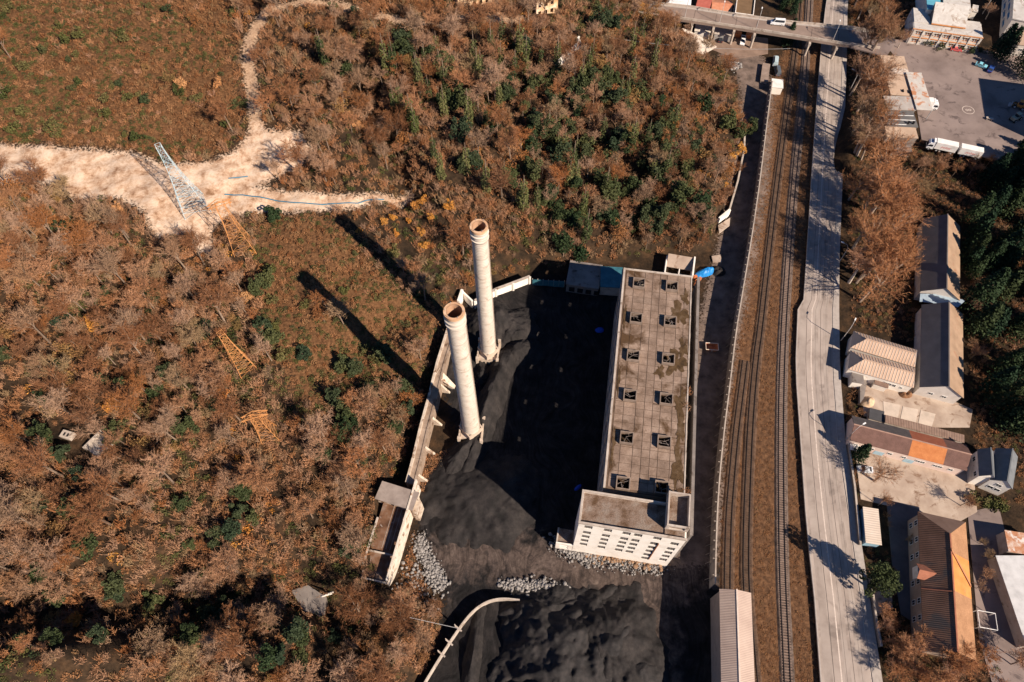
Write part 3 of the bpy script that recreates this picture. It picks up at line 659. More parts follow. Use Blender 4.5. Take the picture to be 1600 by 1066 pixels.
p = P(692, 592, 3); q = MB(); w_ = thing('wing_wall', 'sloping broken concrete wing wall between viaduct and nearer chimney', 'wall', (P(684, 590, 3)[0], P(684, 590, 3)[1], 0), -.45)
q.slab([(0, -1.2, 6), (0, 1.6, 6.2), (5.5, .6, 1.2), (5.5, -.4, 1.0)], .5); q.box(0.3, 5.0, -.5, .3, 0, 1.0); q.build('slope_slab', VIA, w_)

hb = P(597, 752, 9.0); hb2 = P(655, 770, 9.0); ang = math.atan2(hb2[1] - hb[1], hb2[0] - hb[0]); L = np.linalg.norm((hb2 - hb)[:2])
bh = thing('block_house', 'small flat roofed concrete block house at the end of the viaduct', 'hut', (hb[0], hb[1], 0), ang)
part('wall', VIA, bh, (.3, L - .3, -4.6, -.3, 0, 8.6)); part('roof_slab', mat('grey roof screed', [(0.2, 0.16, 0.14), (0.3, 0.25, 0.22)], .5, stain=((0.6, 0.57, 0.53), 1.2, .68, .05)), bh, (0, L, -5.0, 0.1, 8.603, 9.0))
part('doorway', DARK, bh, (4.2, 5.0, -4.64, -4.602, 5.6, 7.6)); part('side_pier', VIA, bh, (L - .28, L + 1.0, -4.9, -1.6, 0, 7.2))
tp = px3([(606, 778), (590, 872), (594, 905)], 6.0); te = px3([(645, 785), (620, 880), (608, 912)], 6.0)
TRF = mat('trough floor', [(0.07, 0.035, 0.02), (0.16, 0.085, 0.05), (0.22, 0.17, 0.14)], 0.35, bump=.3, stain=((0.33, 0.28, 0.25), 0.5, 0.63, 0.08))
tr = thing('roofless_trough', 'long roofless rusty-floored trough building with pierced white outer wall', 'ruin', (tp[0][0], tp[0][1], 0)); o3 = np.array([tp[0][0], tp[0][1], 0])
lo = lambda p_, z_: (p_[0] - o3[0], p_[1] - o3[1], z_)
ax = te[0] - te[2]; ang = math.atan2(ax[1], ax[0]); LT = np.linalg.norm(ax[:2])
tr.location = (te[2][0], te[2][1], 0); tr.rotation_euler = (0, 0, ang)
part('floor', TRF, tr, (.02, LT, .45, 7.6, 0, 6.2)); hr = random.Random(5)
q = MB(); q.wall(LT, 9.2, .45, [(2 + k * 3.4, 3.0 + k * 3.4, hr.uniform(3, 6), hr.uniform(6.6, 7.6)) for k in range(8)]); q.build('outer_wall', mat('crumbling white wall', [(0.5, 0.43, 0.35), (0.68, 0.62, 0.54)], .6, bump=.4, stain=((0.26, 0.14, 0.07), .45, .54, .08)), tr)
part('inner_wall', CONC, tr, (3.2, LT * .72, 7.603, 8.0, 0, 7.0)); part('cross_wall', CONC, tr, (6.6, 6.95, .453, 7.597, 6.203, 7.0)); part('end_wall', CONC, tr, (-.3, .017, 0, 7.0, 0, 7.0))
for k in range(3): part('rail_strip', mat('pale screed', (0.36, 0.3, 0.26), 1), tr, (8, LT - 1, 2.2 + k * 1.1, 2.3 + k * 1.1, 6.203, 6.24))

# ------------------------------------------------------------------ sheds on the yard's far side
TEAL = mat('teal sheet roof', [(0.03, 0.12, 0.16), (0.06, 0.2, 0.25)], .5, .6, coord='object', stripes=('X', 2.2, .5))
def flat_shed(name, label, cat, a, b_, c_, z, wallm, roofm, th=.3, group=None, drop=0.0, base=None):
    pa, pb, pc = P(*a, z), P(*b_, z), P(*c_, z); ang = math.atan2(pb[1] - pa[1], pb[0] - pa[0]); L = np.linalg.norm((pb - pa)[:2])
    W = -(pc - pb)[0] * math.sin(ang) + (pc - pb)[1] * math.cos(ang); s_ = 1 if W > 0 else -1; W = abs(W)
    g = gz(pa[0], pa[1]) if base is None else base
    r = thing(name, label, cat, (pa[0], pa[1], 0), ang, group); y0, y1 = sorted((s_ * .2, s_ * (W - .2)))
    part('wall', wallm, r, (.2, L - .2, y0, y1, g - .4, z - th - drop - .003))
    q = MB(); e = [(0, 0, z), (L, 0, z), (L, s_ * W, z - drop), (0, s_ * W, z - drop)]
    if s_ < 0: e.reverse()
    q.slab(e, th); q.build('roof', roofm, r); return r, L, s_ * W
flat_shed('lean_to_shed', 'low shed with ribbed teal sheet roof against the far end of the hall', 'shed', (938, 448), (973, 450), (975, 418), 5.0, CONC, TEAL)
r_, L_, W_ = flat_shed('dark_shed', 'long low dark roofed shed on the far edge of the coal yard', 'shed', (884, 444), (936, 452), (940, 414), 4.2, CONC_D, CONC_D)
for k in range(4): part('wall_opening', DARK, r_, (1.2 + k * 2.7, 3.0 + k * 2.7, .14, .197, .3, 2.6))
wl = px3([(832, 437), (882, 440)], 3.2); r_ = thing('teal_fence', 'teal ribbed sheet fence on the far edge of the coal yard', 'fence', (wl[0][0], wl[0][1], 0), math.atan2(wl[1][1] - wl[0][1], wl[1][0] - wl[0][0])); L_ = np.linalg.norm((wl[1] - wl[0])[:2])
for k in range(6): part('fence_sheet', TEAL, r_, (k * L_ / 6 + .03, (k + 1) * L_ / 6 - .03, -.06, .06, 0, 3.2))
for k in range(7): part('post', CONC, r_, (k * L_ / 6 - .1, k * L_ / 6 + .1, .07, .3, 0, 3.4))
wl = px3([(742, 470), (775, 452), (802, 442), (828, 432)], 3.6); r_ = thing('white_yard_wall', 'white plastered wall with piers behind the grey coal heap', 'wall', (wl[0][0], wl[0][1], 0)); o4 = wl[0].copy()
run('wall', FACW, wl, 0, 3.6, .5, r_, lambda p_, z_: (p_[0] - o4[0], p_[1] - o4[1], z_)); run('coping', CONC, wl, 3.603, 3.8, .9, r_, lambda p_, z_: (p_[0] - o4[0], p_[1] - o4[1], z_))
for p_ in resample(wl, 5.0): part('pier', FACW, r_, (p_[0] - o4[0] - .3, p_[0] - o4[0] + .3, p_[1] - o4[1] - .7, p_[1] - o4[1] - .26, 0, 3.9))
wl = px3([(716, 470), (722, 452)], 5.0); wl2 = px3([(722, 455), (738, 470)], 4.0)
r_ = thing('white_stub_wall', 'short angled white wall and ramp behind the nearer chimney top', 'wall', (wl[0][0], wl[0][1], 0)); o5 = wl[0].copy(); fr5 = lambda p_, z_: (p_[0] - o5[0], p_[1] - o5[1], z_)
run('wall', FACW, wl, 0, 5.0, .8, r_, fr5); run('wall', FACW, wl2, 0, 4.0, .6, r_, fr5)
# roofless ruin by the hall's far right corner
pa, pb = P(1040, 425, 3.0), P(1080, 432, 3.0); ang = math.atan2(pb[1] - pa[1], pb[0] - pa[0]); L_ = np.linalg.norm((pb - pa)[:2])
r_ = thing('roofless_ruin', 'small roofless cream ruin with a sloping slab beyond the hall', 'ruin', (pa[0], pa[1], 0), ang)
part('front_wall', FACW, r_, (0, L_, -.3, 0, 0, 2.8)); part('side_wall', FACW, r_, (L_ + .003, L_ + .5, -.6, 7.0, 0, 4.6)); part('side_wall', FACW, r_, (-.4, -.003, -.3, 6.8, 0, 3.2)); part('cross_wall', FACW, r_, (4.2, 4.5, .003, 2.6, 0, 2.6))
q = MB(); q.slab([(0, 2.7, 2.6), (L_ - .003, 2.7, 2.6), (L_ - .003, 6.8, 4.2), (0, 6.8, 4.2)], .3); q.build('slope_slab', COURT, r_)
part('blue_sheet', mat('blue plastic sheet', (0.02, 0.2, 0.34), 1, .4), r_, (4.6, 7.6, .3, 2.0, 0.02, .7))

# ------------------------------------------------------------------ coal heaps
COAL = mat('coal', [(0.016, 0.015, 0.0155), (0.03, 0.0275, 0.028), (0.048, 0.042, 0.041)], 0.5, 0.8, bump=1.0, bscale=6, speck=.4)
COALG = mat('dusty coal', [(0.014, 0.013, 0.013), (0.026, 0.023, 0.023), (0.044, 0.038, 0.036)], 0.3, 0.85, bump=1.0, bscale=5, speck=.4)
def fbm(X, Y, s, seed, o=5):
    """smooth lattice noise, about -1.6..1.6"""
    r_ = np.random.RandomState(seed); tab = r_.uniform(-1, 1, (256, 256)); v = 0; a = 1.0; fr = s * .9
    for k in range(o):
        th = .6 + 1.1 * k; x = (X * math.cos(th) - Y * math.sin(th)) * fr / 2 + 17.3 * k + seed; y = (X * math.sin(th) + Y * math.cos(th)) * fr / 2 + 5.1 * k
        xi = np.floor(x).astype(int); yi = np.floor(y).astype(int); fx = x - xi; fy = y - yi; fx = fx * fx * (3 - 2 * fx); fy = fy * fy * (3 - 2 * fy)
        g = lambda i, j: tab[(xi + i) % 256, (yi + j) % 256]
        v = v + a * ((g(0, 0) * (1 - fx) + g(1, 0) * fx) * (1 - fy) + (g(0, 1) * (1 - fx) + g(1, 1) * fx) * fy) * 1.6
        a *= .55; fr *= 2
    return v
def heap(label, px, rx, ry, rot, h, seed, m_, power=1.0, ridge=0.0, base=0.0, rough=.04, crest=0.0):
    c_ = P(*px, base); N = 110; g = np.linspace(-1.25, 1.25, N); U, V = np.meshgrid(g, g)
    X = U * rx; Y = V * ry; w1 = fbm(X, Y, .2, seed); an_ = np.arctan2(Y, X); dd = np.hypot(U, V); w2 = .8 * fbm(np.cos(an_) * 9 + dd * 2.0, np.sin(an_) * 9 - dd * 1.5, .9, seed + 1, 5) * np.clip(dd * 1.6, .15, 1) + .35 * fbm(X, Y, .8, seed + 2, 6)
    d = np.sqrt(U ** 2 + V ** 2) + .17 * w1
    Z = h * np.clip(1 - d, -.3, 1) ** 1 if power == 1 else h * (np.clip(1 - d, 0, 1) ** power)
    Z = np.where(Z > h * (1 - crest), h * (1 - crest) + (Z - h * (1 - crest)) * .25, Z) + rough * h * w2 * np.clip(1 - d, 0, .4) / .4
    Z = Z - np.where(d > 1, (d - 1) * 4, 0) - .05
    idx = np.arange(N * N).reshape(N, N); f = np.stack([idx[:-1, :-1], idx[:-1, 1:], idx[1:, 1:], idx[1:, :-1]], -1).reshape(-1, 4)
    keep = Z.reshape(-1)[f].max(1) > -.5; me = meshfrom('coal_heap', np.stack([X, Y, Z], -1).reshape(-1, 3), f[keep])
    o = obj('coal_heap', me, m_, smooth=True); o.location = (c_[0], c_[1], base); o.rotation_euler = (0, 0, rot); return tag(o, label, 'coal heap', 'coal heaps')
heap('rounded grey coal heap behind the farther chimney', (778, 512), 11, 10, .2, 9.0, 1, COALG)
heap('small dark coal heap to the right of the farther chimney foot', (812, 552), 7, 5.5, .5, 4.5, 2, COALG)
heap('grey coal heap left of the farther chimney', (722, 545), 9, 12, .2, 5.0, 3, COALG)
heap('low rubbly heap between the two chimney feet', (750, 600), 5, 10, -.1, 5.0, 4, COALG, rough=.15)
heap('long narrow coal ridge along the right of the chimneys', (768, 628), 24, 4.2, 1.23, 8.0, 5, COALG)
heap('broad flat-topped coal heap below the nearer chimney', (752, 775), 17, 15, .3, 5.0, 6, COALG, crest=.3, rough=.035)
heap('coal ridge on the left edge of the broad heap', (722, 712), 11, 4, .9, 5.5, 7, COALG)
heap('largest black coal heap at the bottom edge of the yard', (872, 1052), 23, 16, .45, 12.0, 8, COAL, rough=.06)
heap('black coal heap right of the largest one at the bottom edge', (945, 1000), 14, 15, 1.0, 7.0, 9, COALG, rough=.08)
heap('narrow coal ridge beside the curved concrete wall', (740, 1025), 13, 2.6, 1.45, 4.5, 10, COALG)
heap('low coal bank below the white rubble row', (862, 950), 13, 6, -.1, 4.0, 11, COAL, rough=.1)
heap('small coal hump by the shadow of the tin shed', (1000, 1050), 8, 6, .2, 4.0, 12, COAL)

# rubble: white stones
ROCK = mat('white rubble', [(0.12, 0.11, 0.105), (0.25, 0.235, 0.225), (0.4, 0.38, 0.36)], 1.5, coord='world', speck=.3)
def rubble(label, line, hw, n_, smin, smax, seed, m_=ROCK, z=0):
    r_ = random.Random(seed); pts = resample(px3(line, z), .5); V = []; Fc = []
    ico = [(-.53, 0, .85), (.53, 0, .85), (-.53, 0, -.85), (.53, 0, -.85), (0, .85, .53), (0, .85, -.53), (0, -.85, .53), (0, -.85, -.53), (.85, .53, 0), (-.85, .53, 0), (.85, -.53, 0), (-.85, -.53, 0)]
    fi = [(0, 4, 1), (0, 9, 4), (9, 5, 4), (4, 5, 8), (4, 8, 1), (8, 10, 1), (8, 3, 10), (5, 3, 8), (5, 2, 3), (2, 7, 3), (7, 10, 3), (7, 6, 10), (7, 11, 6), (11, 0, 6), (0, 1, 6), (6, 1, 10), (9, 0, 11), (9, 11, 2), (9, 2, 5), (7, 2, 11)]
    for _ in range(n_):
        p_ = pts[r_.randrange(len(pts))]; s_ = smin + (smax - smin) * r_.random() ** 2 * 1.6; x_, y_ = p_[0] + r_.gauss(0, hw), p_[1] + r_.gauss(0, hw); b0 = len(V); zz = max(gz(x_, y_), 0) + r_.uniform(0, .6)
        k = [r_.uniform(.7, 1.3) for _ in range(12)]; sx, sy, sz = r_.uniform(.7, 1.3), r_.uniform(.7, 1.3), r_.uniform(.5, .9)
        V += [(x_ + a * s_ * k[i] * sx, y_ + b2 * s_ * k[i] * sy, zz + c2 * s_ * k[i] * sz) for i, (a, b2, c2) in enumerate(ico)]; Fc += [(a + b0, b2 + b0, c2 + b0) for a, b2, c2 in fi]
    return tag(obj('rubble', meshfrom('rubble', V, Fc), m_), label, 'rubble', kind='stuff')
rubble('band of white rubble beside the roofless trough', [(655, 842), (664, 870), (680, 895), (688, 915)], 1.0, 1300, .06, .36, 1)
rubble('white rubble at the foot of the white block', [(872, 850), (895, 862), (925, 872)], 1.2, 900, .06, .34, 2)
rubble('pale rubble edging below the white facade', [(925, 874), (980, 884), (1038, 888)], 0.9, 900, .05, .26, 3)
rubble('row of white boulders above the bottom coal heap', [(785, 913), (820, 915), (850, 914), (882, 925)], 0.8, 700, .06, .38, 4)
rubble('scattered stones on the bare bank by the trough', [(640, 900), (670, 930)], 2.5, 160, .15, .4, 5)
rubble('brown broken masonry under the white facade', [(905, 858), (960, 872), (1030, 880)], 1.0, 260, .25, .6, 6, mat('brown rubble', [(0.16, 0.09, 0.05), (0.3, 0.2, 0.13)], 1.0))
rubble('pale broken stones at the roadside bend near the bridge', [(1140, 100), (1152, 108)], 1.2, 90, .2, .8, 7)

# curved concrete wall at the bottom
cl_ = smoothline(px3([(640, 1105), (668, 1058), (690, 1022), (712, 988), (735, 957), (758, 940), (782, 934), (812, 937)], 3.0), 2)
r_ = thing('curved_wall', 'curved pale concrete wall with short posts around the bottom coal pit', 'wall', (cl_[0][0], cl_[0][1], 0)); o6 = cl_[0].copy(); fr6 = lambda p_, z_: (p_[0] - o6[0], p_[1] - o6[1], z_)
run('wall', CONC, cl_, -1, 3.0, .3, r_, fr6)
for u, v in ((690, 1022), (702, 1004), (716, 982)):
    p_ = P(u, v, 3.0); q = MB(); q.m = rotz(.9, fr6(p_, 0)); q.box(-.2, .2, -1.1, 1.1, 3.003, 3.3); q.tube((0, .9, 3.0), (0, .9, 5.6), .1, n=6); q.build('post', CONC, r_)
p0, p1 = P(716, 982, 5.5), P(640, 965, 12)
o = MB().tube(p0, p1, .06, n=4).build('cable', STEEL); tag(o, 'thin cable running from the curved wall to the bushes on its left', 'cable')

# ------------------------------------------------------------------ lattice towers
def tower(label, base, topw, basew, H, m_, seg, rot, head=False, ragged=False):
    z0 = base[2]; r = thing('lattice_tower', label, 'pylon', (base[0], base[1], z0), rot, 'lattice towers')
    def cn(k, f): 
        e = (topw + (basew - topw) * (1 - f) ** 1.7) / 2; sx, sy = ((-1, -1), (1, -1), (1, 1), (-1, 1))[k % 4]; return Vector((sx * e, sy * e, f * H))
    fs = [1 - (1 - i / seg) ** 0.92 for i in range(seg + 1)]
    for k in range(4):
        q = MB()
        for a, b_ in zip(fs[:-1], fs[1:]): q.tube(cn(k, a) - Vector((0, 0, 1.0 if a == 0 else 0)), cn(k, b_), .085, n=4)
        q.build('leg', m_, r)
    lr = random.Random(seg)
    for k in range(4):
        q = MB()
        for i in range(seg):
            a, b_ = fs[i], fs[i + 1]
            q.tube(cn(k, a), cn(k + 1, b_), .04, n=4); q.tube(cn(k + 1, a), cn(k, b_), .04, n=4); q.tube(cn(k, b_), cn(k + 1, b_), .045, n=4)
        q.build('bracing', m_, r)
    if head:
        for s_ in (-1, 1):
            q = MB(); q.tube((-3.4, s_ * .6, H), (3.4, s_ * .6, H), .13, n=4); q.tube((-3.4, s_ * .6, H), (0, s_ * .6, H + 1.6), .1, n=4); q.tube((3.4, s_ * .6, H), (0, s_ * .6, H + 1.6), .1, n=4)
            for xx in (-2.6, -1.3, 1.3, 2.6): q.tube((xx, s_ * .6, H), (xx, s_ * .6, H - 1.7), .09, n=4)
            q.build('cross_arm', m_, r)
        q = MB()
        for xx in (-3, -1, 1, 3): q.tube((xx, -.9, H - .2), (xx, .9, H - .2), .09, n=4)
        q.build('cross_bars', m_, r)
    return r
PYW = mat('pale blue paint', (0.4, 0.5, 0.54), 1, .5); PYO = mat('rust orange steel', [(0.42, 0.18, 0.06), (0.58, 0.28, 0.11)], .8, .7, coord='object')
b_ = T(303, 322); tower('pale blue steel lattice tower standing on the bare sandy slope', b_, 1.5, 8.0, 25.5, PYW, 12, .5)
b_ = T(380, 388); tower('rusty orange lattice tower with crossarms beside the pale blue tower', b_, 2.4, 6.5, 20.0, PYO, 6, .4, True)
b_ = T(382, 574); tower('slender rusty orange lattice tower in the middle of the wooded slope', b_, 1.6, 5.0, 18.5, PYO, 10, .7)
b_ = T(421, 680); tower('lowest rusty orange lattice tower with splayed top near the wooded slope foot', b_, 2.2, 4.6, 12.5, PYO, 5, .3, True)

# blue water pipes on the sandy track
PIPE = mat('blue pipe', (0.03, 0.15, 0.24), 1, .4)
def pipe(label, px):
    pts = [T(u, v) for u, v in px]; r_ = MB()
    pts = resample(pts, 3)
    for a, b_ in zip(pts[:-1], pts[1:]):
        r_.tube((a[0], a[1], gz(a[0], a[1]) + .4), (b_[0], b_[1], gz(b_[0], b_[1]) + .4), .17, n=6)
    tag(r_.build('water_pipe', PIPE), label, 'pipe')
pipe('long blue pipe lying along the sandy track', [(352, 305), (380, 306), (420, 312), (460, 318), (505, 321), (560, 319), (600, 313)])
pipe('short blue pipe lying on the sand above the long one', [(358, 280), (388, 277)])

# blue tarp, bricks, skip and slabs near the hall's far corner
def lump(name, label, cat, px, rx, ry, rot, h, m_, seed, group=None):
    c_ = T(*px); N = 22; g = np.linspace(-1, 1, N); U, V = np.meshgrid(g, g); d = np.sqrt(U ** 2 + V ** 2); Z = h * np.clip(1 - d ** 2, -.2, 1) * (1 + .25 * fbm(U * rx, V * ry, 1.6, seed, 3)) - .05
    idx = np.arange(N * N).reshape(N, N); f = np.stack([idx[:-1, :-1], idx[:-1, 1:], idx[1:, 1:], idx[1:, :-1]], -1).reshape(-1, 4); keep = d.reshape(-1)[f].min(1) < 1.02
    o = obj(name, meshfrom(name, np.stack([U * rx, V * ry, Z], -1).reshape(-1, 3), f[keep]), m_, smooth=True); o.location = c_; o.rotation_euler = (0, 0, rot); return tag(o, label, cat, group)
lump('tarpaulin', 'bright blue crumpled tarpaulin over a heap beside the service road', 'tarpaulin', (1103, 426), 4.0, 1.6, .35, 1.6, mat('blue tarp', [(0.01, 0.12, 0.4), (0.02, 0.25, 0.6)], 1.5, .4), 3)
lump('grey_heap', 'small dark grey heap right of the blue tarpaulin', 'heap', (1122, 424), 2.6, 2.2, 0, 1.6, COALG, 5)
lump('tarpaulin', 'dark blue scrap of plastic lying in the shaded coal yard', 'plastic sheet', (936, 516), 1.6, 1.2, .2, .5, mat('dark blue sheet', (0.01, 0.06, 0.4), 1, .5), 7)
lump('tarpaulin', 'thin blue scrap of plastic beside the white block', 'plastic sheet', (903, 762), 1.5, .6, .7, .4, MATS['dark blue sheet'], 8)
BRK = mat('red bricks', [(0.35, 0.1, 0.04), (0.5, 0.18, 0.07)], 2)
for k, (u, v, a) in enumerate([(1086, 434, .2), (1089, 440, .6), (1087, 446, .1), (1093, 437, .9), (1088, 451, .5)]):
    p_ = T(u, v); r_ = thing('brick_pallet', ['red brick pallet nearest the blue tarpaulin', 'red brick pallet second from the tarpaulin', 'red brick pallet in the middle of the pallet row', 'red brick pallet on the right of the pallet row', 'red brick pallet farthest from the blue tarpaulin'][k], 'bricks', tuple(p_), a, 'brick pallets')
    part('pallet', SLEEP, r_, (-.7, .7, -.5, .5, 0, .14)); part('brick_stack', BRK, r_, (-.6, .6, -.45, .45, .143, .8)); part('top_course', BRK, r_, (-.45, .4, -.35, .4, .803, 1.0))
p_ = P(1111, 545, 0); r_ = thing('skip', 'open rusty skip with pale rim standing on the service road', 'skip', (p_[0], p_[1], 0), -.1)
q = MB(); a_ = [(-1.3, -1.0, .1), (1.3, -1.0, .1), (1.3, 1.0, .1), (-1.3, 1.0, .1)]; t_ = [(-1.9, -1.2, 1.4), (1.9, -1.2, 1.4), (1.9, 1.2, 1.4), (-1.9, 1.2, 1.4)]
q.poly(*a_)
for k in range(4): q.poly(a_[k], a_[(k + 1) % 4], t_[(k + 1) % 4], t_[k])
q.build('body', mat('skip rust', [(0.3, 0.1, 0.05), (0.45, 0.2, 0.1)], 1.5), r_); q = MB()
for k in range(4): q.tube(t_[k], t_[(k + 1) % 4], .12, n=6)
q.build('rim', mat('skip rim', (0.6, 0.5, 0.42), 1), r_); part('lifting_lug', STEEL, r_, (-.2, .2, -1.35, -1.15, .6, .9)); part('lifting_lug', STEEL, r_, (-.2, .2, 1.15, 1.35, .6, .9))
def slabs(label, px, z, name='concrete_slab', m_=COURT, t_=.5): return tag(sheet(name, m_, [np.array([*P(u, v, z)[:2], z]) for u, v in px], t_, kind=None), label, 'concrete slab')
slabs('tilted concrete slab at the hill foot beside the service road', [(1122, 352), (1141, 340), (1140, 352), (1124, 364)], 1.6)
slabs('broken concrete pad above the blue tarpaulin', [(1112, 400), (1126, 398), (1128, 410), (1114, 409)], .6)
wl = px3([(1165, 190), (1164, 230), (1154, 280), (1141, 325)], 3.0); r_ = thing('roadside_retaining_wall', 'low retaining wall between hillside and shaded service road', 'wall', (wl[0][0], wl[0][1], 0)); o7 = wl[0].copy()
run('wall', CONC, wl, -.3, 2.4, .6, r_, lambda p_, z_: (p_[0] - o7[0], p_[1] - o7[1], z_))
wl = px3([(1124, 341), (1141, 327)], 3.5); r_ = thing('white_wing_wall', 'short white wing wall at the end of the roadside retaining wall', 'wall', (wl[0][0], wl[0][1], 0)); o8 = wl[0].copy()
run('wall', WHITEW, wl, -.3, 3.5, .8, r_, lambda p_, z_: (p_[0] - o8[0], p_[1] - o8[1], z_))
# white retaining wall on the wooded hill, sloping slab by the bridge
a, b_ = T(868, 106), T(907, 72); r_ = thing('hill_wall', 'white leaning concrete wall among the trees on the hilltop', 'wall', (a[0], a[1], a[2]), math.atan2(b_[1] - a[1], b_[0] - a[0])); L_ = np.linalg.norm((b_ - a)[:2])
q = MB(); q.slab([(0, -.8, -.2), (L_ * .55, -.9, (b_[2] - a[2]) * .55 + .3), (L_, -.6, b_[2] - a[2] + .4), (L_, .3, b_[2] - a[2] + 2.6), (0, .3, 2.2)], .5); q.box(L_ * .9, L_ * .96, .2, .7, 0, b_[2] - a[2] + 4.5); q.build('wall_slab', WHITEW, r_)
ps = [np.array([*P(u, v, z)[:2], z]) for u, v, z in ((1066, 44, 6.5), (1078, 48, 5.0), (1120, 73, .4), (1095, 86, .6), (1086, 78, 3.5))]
tag(sheet('embankment_slab', mat('pale embankment', [(0.42, 0.36, 0.3), (0.56, 0.5, 0.44)], .5, stain=((0.3, 0.2, 0.13), .5, .55, .12)), ps, .6, kind=None), 'pale sloping concrete embankment slab below the bridge', 'embankment')

# ------------------------------------------------------------------ gabled and hipped buildings
_wcache = {}
def window_at(parent, x, y, z, wd, h, ang, m_=None, fm=None):
    key = (round(wd, 2), round(h, 2))
    if key not in _wcache:
        q = MB(); t_ = .09
        for bx in ((-wd / 2 - t_, wd / 2 + t_, -.07, 0, -t_, 0), (-wd / 2 - t_, wd / 2 + t_, -.07, 0, h, h + t_), (-wd / 2 - t_, -wd / 2, -.07, 0, .003, h - .003), (wd / 2, wd / 2 + t_, -.07, 0, .003, h - .003), (-.03, .03, -.06, 0, .003, h - .003)): q.box(*bx)
        _wcache[key] = (q.mesh('window'), MB().box(-wd / 2 + .003, wd / 2 - .003, -.035, 0, .005, h - .005).mesh('pane'))
    a, b_ = _wcache[key]; o = obj('window', a, fm or WHITEP, parent); o.location = (x, y, z); o.rotation_euler = (0, 0, ang); obj('pane', b_, m_ or GLASS, o); return o

def house(name, label, cat, a, b, c, ze, zr, wallm, roofm, hip=(0, 0), ov=.45, base=None, wins=(), seams=0, group=None, ridge=None, split=None):
    """a, b: ends of one eave; c: the corner across from b. Roof slopes, hips and ridge are parts."""
    pa, pb, pc = P(*a, ze), P(*b, ze), P(*c, ze); ang = math.atan2(pb[1] - pa[1], pb[0] - pa[0]); L = np.linalg.norm((pb - pa)[:2])
    W = -(pc - pb)[0] * math.sin(ang) + (pc - pb)[1] * math.cos(ang); s = 1 if W > 0 else -1; W = abs(W)
    if base is None: base = 0.0
    r = thing(name, label, cat, (pa[0], pa[1], base), ang, group); ze -= base; zr -= base
    roofm = roofm if isinstance(roofm, (tuple, list)) else (roofm, roofm, roofm)
    i0, i1 = ov, L - ov; w0, w1 = ov, W - ov; Y = lambda y_: s * y_
    sl = (zr - ze) / (W / 2); zw = ze + sl * ov - .28
    q = MB(); e0, e1 = (i0, i1); ins = .0
    g0 = zw + (0 if hip[0] else sl * (W / 2 - ov)); g1 = zw + (0 if hip[1] else sl * (W / 2 - ov))
    q.poly((e0, Y(w0), -.5), (e1, Y(w0), -.5), (e1, Y(w0), zw), (e0, Y(w0), zw)); q.poly((e0, Y(w1), -.5), (e1, Y(w1), -.5), (e1, Y(w1), zw), (e0, Y(w1), zw))
    q.poly((e0, Y(w0), -.5), (e0, Y(w1), -.5), (e0, Y(w1), zw), (e0, Y(W / 2), g0), (e0, Y(w0), zw)); q.poly((e1, Y(w0), -.5), (e1, Y(w1), -.5), (e1, Y(w1), zw), (e1, Y(W / 2), g1), (e1, Y(w0), zw))
    q.build('wall', wallm, r)
    h0, h1 = hip; m0, m1 = h0, L - h1; t_ = .16
    def slope(nm, pts, m_):
        pts = [(p_[0], Y(p_[1]), p_[2]) for p_ in pts]
        if s < 0: pts = pts[::-1]
        return MB().slab(pts, t_).build(nm, m_, r)
    cuts = [(0, 1, roofm[0], roofm[1])] if not split else split       # split: (f0, f1, near material, far material)
    for f0, f1, ma, mc in cuts:
        x0, x1 = L * f0, L * f1; u0, u1 = max(x0, m0), min(x1, m1)
        sA = slope('roof_slope', [(x0, 0, ze), (x1, 0, ze), (u1, W / 2 - .004, zr), (u0, W / 2 - .004, zr)], ma)
        sB = slope('roof_slope', [(x0, W, ze), (u0, W / 2 + .004, zr), (u1, W / 2 + .004, zr), (x1, W, ze)], mc)
        if seams:
            for sd, mm, so_ in ((0, ma, sA), (1, mc, sB)):
                q = MB(); k = x0 + seams / 2
                while k < x1:
                    kk = min(max(k, m0), m1); f_ = 1.0
                    if k < m0: f_ = k / m0
                    if k > m1: f_ = (L - k) / max(1e-6, L - m1)
                    yA, yB = (0, W / 2 * f_) if sd == 0 else (W, W - W / 2 * f_)
                    zB = ze + (zr - ze) * f_; q.tube((k, Y(yA), ze + .05), (k, Y(yB), zB + .05), .07, n=4, cap=False); k += seams
                tag(q.build('roof_seams', SEAM, so_), kind='stuff')
    if h0: slope('roof_hip', [(0, .01, ze), (m0 - .01, W / 2, zr - .004), (0, W - .01, ze)], roofm[-1])
    if h1: slope('roof_hip', [(L, .01, ze), (L, W - .01, ze), (m1 + .01, W / 2, zr - .004)], roofm[-1])
    MB().box(m0 - .1, m1 + .1, Y(W / 2) - .16, Y(W / 2) + .16, zr - .06, zr + .09).build('ridge_cap', ridge or roofm[0], r)
    for sd, f_, z_, wd, hh in wins:
        if sd == 'a': window_at(r, L * f_, Y(w0) - s * .003, z_, wd, hh, 0 if s > 0 else math.pi)
        elif sd == 'c': window_at(r, L * f_, Y(w1) + s * .003, z_, wd, hh, math.pi if s > 0 else 0)
        elif sd == 's': window_at(r, e0 - .003, Y(W * f_), z_, wd, hh, -math.pi / 2)
        elif sd == 'e': window_at(r, e1 + .003, Y(W * f_), z_, wd, hh, math.pi / 2)
    r['len'] = float(L); r['wid'] = float(s * W); return r
SEAM = mat('pale seam', (0.55, 0.46, 0.38), 1)
BARNR = mat('brown sheet roof', [(0.115, 0.105, 0.105), (0.16, 0.145, 0.145)], .3, .7, coord='object', stripes=('X', 1.6, .25)); BARN_LIT = mat('sunlit tan sheet roof', [(0.22, 0.15, 0.1), (0.32, 0.22, 0.15)], .3, .8, stain=((0.25, 0.13, 0.08), .4, .58, .1))  # barn roofs: sunlight painted in, sun-facing slope paler than the other
